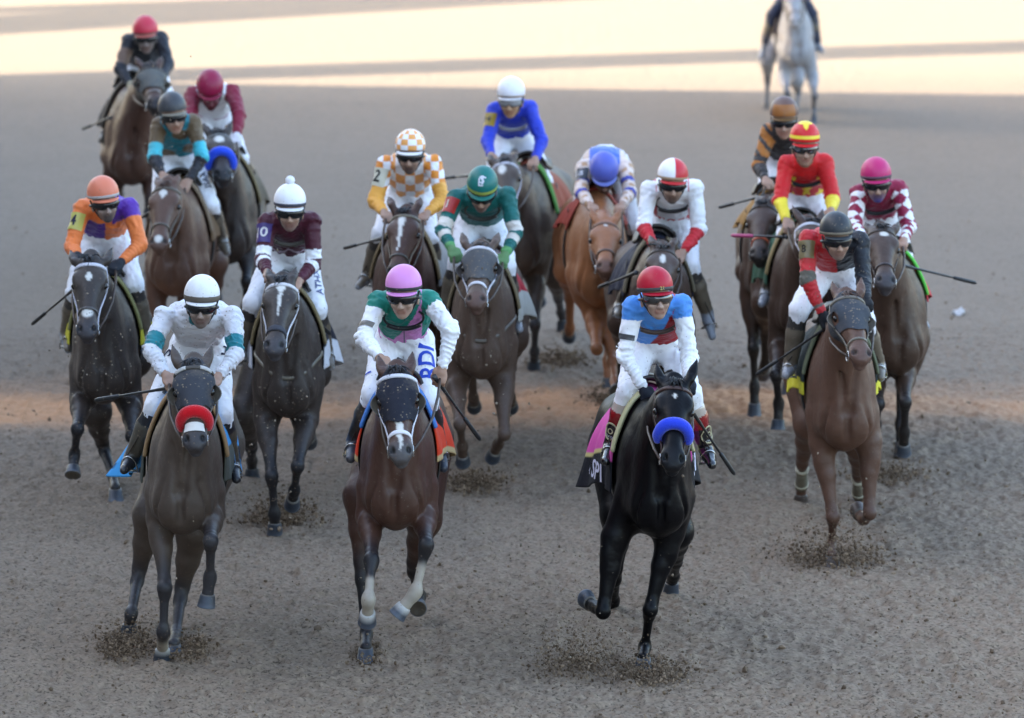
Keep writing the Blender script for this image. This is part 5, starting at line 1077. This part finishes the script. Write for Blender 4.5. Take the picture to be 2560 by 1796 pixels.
 R=dict(cap=(363, 72), chin=(366, 126), sh=[(324, 102), (402, 98)], el=[(300, 174), (420, 162)], ha=[(332, 220), (404, 200)], pel=(360, 165), kn=[(296, 260), (420, 260)], an=[(268, 325), (436, 340)], vox=.012, silks=j_R, mud=.3, capcol=plain(sr(195, 50, 70)), brim=sr(180, 95, 85), glove=sr(160, 150, 125), skin=(.2, .15, .13), crop=dict(a=(258, 302), b=(206, 323), hand=0, label='grey blurred riding crop of the last jockey at far left', butt=.15, L=.45), label='jockey in red cap and dark silks trailing at far left'),
 K=dict(cap=(1986, -172), chin=(1986, -124), sh=[(1946, -110), (2022, -110)], el=[(1930, -58), (2038, -58)], ha=[(1958, -22), (2010, -22)], pel=(1984, -10), fp=-.26, fs=-.10, fc=-.08, kn=[(1928, 40), (2032, 36)], an=[(1908, 128), (2044, 112)], vox=.013, silks=j_K, mud=.0, breeches=(.03, .035, .06), brl=.34, capcol=plain((.03, .03, .035)), gog=False, jockey=False, group=None, label='rider on the grey pony with dark trousers, mostly above the frame'),
)
RIDERS['K']['group'] = 'outriders'
GH = {}; GR = {}
import time as _t
ONLY = None
for S in HORSES:
    if ONLY and S['key'] not in ONLY: continue
    t_ = _t.time(); H = horse(S); GH[S['key']] = H
    R = dict(V0); R.update(RIDERS[S['key']]); R['key'] = S['key']; GR[S['key']] = rider(R, H); LOG.append((S['key'], 'sec', round(_t.time()-t_, 1)))
# ------------------------------------------------------------------ lettering on things
def cloth_text(k, s, side, f_c, v_c, size, col):
    H = GH[k]; Rr, f0, f1 = H['cloth']; m, n = Rr.shape[:2]
    i = int(round((f_c-f0)/(f1-f0)*(m-1))); j = int(round((side*v_c+1)/2*(n-1))); c = Rr[i, j]; ri = unit(Rr[min(i+2, m-1), j]-Rr[max(i-2, 0), j]); up = unit(Rr[i, j-side*6]-Rr[i, j])
    nrm = np.cross(ri, up); nrm = nrm if nrm@(H['rt']*side) > 0 else -nrm; ri = np.cross(up, nrm); ob = [o for o in H['root'].children if o.name.startswith('saddle_cloth')][0]
    bv = BVHTree.FromPolygons([tuple(v.co) for v in ob.data.vertices], [tuple(p.vertices) for p in ob.data.polygons])
    text_on(bv, s, size, c, ri, up, nrm, ob, col, 'cloth_lettering', .011)
if 'C' in GH:
    cloth_text('C', 'A SPI', -1, -.22, .87, .15, (.58, .57, .68)); cloth_text('C', 'SPI', 1, -.16, .87, .15, (.58, .57, .68))
    R = GR['C']; hp = R['hp']; ob = R['helmet']; bv = BVHTree.FromPolygons([tuple(v.co) for v in ob.data.vertices], [tuple(p.vertices) for p in ob.data.polygons])
    text_on(bv, '21', .030, hp(0.012, -.017, .13), R['hr'], R['hu'], R['hf'], ob, (.45, .36, .12), 'cap_number', .013)
    for i, bvb in ((0, R['R'].get('_bvhb')), (1, R['R'].get('_bvhb2'))):
        s = -1 if i == 0 else 1; a, b = R['kn'][i], R['an'][i]; d = unit(b-a); c = a+(b-a)*.72; out = unit(R['H']['rt']*s*.65+R['H']['hd']*.75); out = unit(out-(out@d)*d); sv = np.cross(d, out); boots = [o for o in R['root'].children if o.name.startswith('boot')]
        pts = []; nn = []
        for x in np.linspace(0, 2*math.pi, 33):
            p = c+sv*math.cos(x)*.043+d*math.sin(x)*.052; hit = bvb.ray_cast(Vector(p+out*.1), Vector(-out), .2); pts.append((np.array(hit[0]) if hit[0] is not None else p)+out*.003); nn.append(out)
        MB().tube(pts, .0055, (.42, .37, .22), 6, (np.array(nn), .002)).build('boot_emblem', vmat("lettering_ink", .6, .3, .05, .05), boots[i])
        rr_ = sv if sv@R['H']['rt'] > 0 else -sv
        text_on(bvb, 'O', .05, c, rr_, -d, out, boots[i], (.42, .37, .22), 'boot_letter', .004); text_on(bvb, 'OUSES', .019, c+d*.034, rr_, -d, out, boots[i], (.5, .5, .5), 'boot_lettering', .004)
if 'J' in GR:
    R = GR['J']; hp = R['hp']; ob = R['helmet']; bv = BVHTree.FromPolygons([tuple(v.co) for v in ob.data.vertices], [tuple(p.vertices) for p in ob.data.polygons]); nrm = unit(R['hf']+R['hu']*.8); up = unit(R['hu']-R['hf']*.8)
    for s_, dx, du in (('S', .0, .010), ('L', -.010, -.014), ('T', .004, .0)): text_on(bv, s_, .075, hp(dx, .060+du, .085), R['hr'], up, nrm, ob, (.6, .6, .66), 'cap_monogram', .010)

# ------------------------------------------------------------------ dirt in the air
spray(320, 1622, 150, 70, 900, 'dark dirt bursting up behind the left hind hoof of the blue cloth bay', seed=1)
spray(470, 1628, 120, 34, 500, 'low spill of dark crumbs beside the white hoof of the blue cloth bay', seed=2)
spray(1440, 1672, 230, 150, 900, 'loose fan of dirt kicked up below the folded foreleg of the black horse', seed=3, big=.018)
spray(1620, 1690, 210, 50, 900, 'dirt heaving round the planted foreleg of the black horse', seed=4)
spray(2080, 1404, 260, 110, 1000, 'wide dirt burst round the planted hoof of the chestnut with grey hood', seed=5)
spray(700, 1300, 190, 90, 900, 'dark dirt burst behind the planted foreleg of the pom cap rider\'s horse', seed=6)
spray(1185, 1214, 170, 50, 700, 'dark dirt heap thrown below the horse of the green rider', seed=7)
spray(1400, 905, 140, 45, 500, 'dirt thrown up behind the horse of the blue silks rider', seed=8)
spray(1525, 1002, 130, 36, 400, 'reddish dirt puff at the hoof of the light chestnut', seed=9)
spray(2220, 1190, 200, 40, 400, 'dirt thrown behind the bay of the diamond sleeved rider', seed=10)
spray(920, 1640, 90, 20, 200, 'thin dirt ring round the hind hoof of the orange cloth bay', seed=11)
rg = np.random.default_rng(77); n = 2200
c_ = [(270, 900, 1330), (270, 980, 1330), (720, 1120, 1380), (720, 1050, 1380), (250, 1250, 1400), (1180, 900, 1330), (1000, 1420, 1640), (1450, 1560, 1690), (1720, 1560, 1680), (640, 1480, 1640), (2150, 1320, 1420), (470, 330, 1100), (780, 1560, 1700), (1250, 1400, 1640)]
Ps = []
for i in range(n):
    px, py, d = c_[i % len(c_)]; Ps.append(at_Y(px+rg.normal(0, 75), py+rg.normal(0, 120), at_Z(1280, d)[1]+rg.normal(0, .5)))
Ps = np.array(Ps); Ps = Ps[Ps[:, 2] > .02]
clods('airborne_dirt', Ps, .0016+.0065*rg.uniform(0, 1, len(Ps))**4, rg, 'fine crumbs of dirt flying in the air among the horses', ((.13, .10, .07), (.34, .27, .20)), .9)
n = 140; pY = YN-.2+(rg.uniform(0, 1, n)**1.2)*13; pX = rg.uniform(-1, 1, n)*(pY*.095+.2); sz = .010+.012*rg.uniform(0, 1, n)**2
clods('scattered_clods', np.stack([pX, pY, dirt_h(pX, pY)-.008+sz*.35], 1), sz, rg, 'larger dark clods lying here and there on the racetrack', ((.085, .058, .037), (.24, .17, .115)), .8)
# scrap of paper on the track
sp = at_Z(2395, 786); mb = MB(); rg2 = np.random.default_rng(5); nx = 9
V_ = np.array([(x*.10, y*.06, .015+.018*math.sin(x*5+y*4)+.012*rg2.normal()) for x in np.linspace(-.5, .5, nx) for y in np.linspace(-.5, .5, nx)])
o = link('litter_scrap', V_, np.array([(i*nx+j, i*nx+j+1, (i+1)*nx+j+1, (i+1)*nx+j) for i in range(nx-1) for j in range(nx-1)]), vmat("paper", .8, .2, .1, .1), None, np.tile((.6, .6, .62), (nx*nx, 1)), tuple(sp))
o.modifiers.new("thick", 'SOLIDIFY').thickness = .002; tag(o, 'crumpled white scrap of litter lying on the dirt at the right', 'litter')

# ------------------------------------------------------------------ what throws the shade: the stand beside the track
def on_wall(px, py, xw):           # where the light that would reach this ground point crosses the plane x = xw
    g = at_Z(px, py); k = (g[0]-xw)/LIGHT[0]; return g-LIGHT*k
XW = -20.0
e = on_wall(330, 206, XW); YE = e[1]
conc = vmat("stand_concrete", .85, .3, .08, .2, .2, 20); st_m = vmat("painted_steel", .5, .5, 0, .1)
mb = MB(); mb.box((-48, -70, 0), (XW, YE, 21.0), (.42, .40, .37)); stand = mb.build('grandstand', conc, None, None, False)
tag(stand, 'tall pale grandstand block standing along the edge of the racetrack', 'grandstand')
mb = MB(); mb.box((-49, -71, 21.0), (XW-.35, YE-.35, 21.8), (.25, .25, .26)); mb.build('roof', st_m, stand, None, False)
for k in range(4):
    mb = MB(); mb.box((XW, -69, 4.2+k*4.6), (XW+.9, YE-1.5, 4.6+k*4.6), (.5, .49, .46)); mb.box((XW+.84, -69, 4.6+k*4.6), (XW+.9, YE-1.5, 5.5+k*4.6), (.6, .6, .62)); mb.build('balcony', conc, stand, None, False)
for k in range(12):
    y = -66+k*9.2
    if y+6 > YE-2: break
    for q in range(4):
        mb = MB(); mb.box((XW-.05, y, 1.0+q*4.6), (XW+.03, y+6, 3.7+q*4.6), (.03, .035, .04)); mb.build('window', vmat("stand_glass", .08, .6, 0, 0), stand, None, False)
YT = on_wall(-200, -60, XW)[1]+4
mast = link('shade_mast', *(lambda m: (np.concatenate(m.V), m.F))(MB().tube([(XW, YT, 0), (XW, YT, 10), (XW, YT, 24)], [.45, .40, .30], (.4, .4, .4), 12)), st_m, None, np.tile((.4, .4, .42), (36, 1)))  # unseen mast and head, added only to carry the stripe-casting braces
tag(mast, 'unseen steel mast with slanting braces, added to cast the shadow stripes', 'mast')
for pa, pb, r in (((440, 186), (2500, 117), .36), ((0, 60), (700, 19), .46), ((0, 24), (500, 6), .20)):  # braces laid back along the light to throw the wanted shadow stripes
    A_, B_ = on_wall(*pa, XW), on_wall(*pb, XW); d = unit(B_-A_)
    t0 = A_[2]/d[2]; p0 = A_-d*t0; t1 = (YT-A_[1])/d[1] if d[1] > .05 else 8; p1 = A_+d*min(t1, 14)
    MB().tube([p0, (p0+p1)/2, p1], r, (.38, .38, .40), 10).build('shade_brace', st_m, mast)
MB().box((XW-1.8, YT-.3, 21), (XW+1.8, YT+.3, 24.5), (.3, .3, .32)).build('shade_mast_head', st_m, mast, None, False)
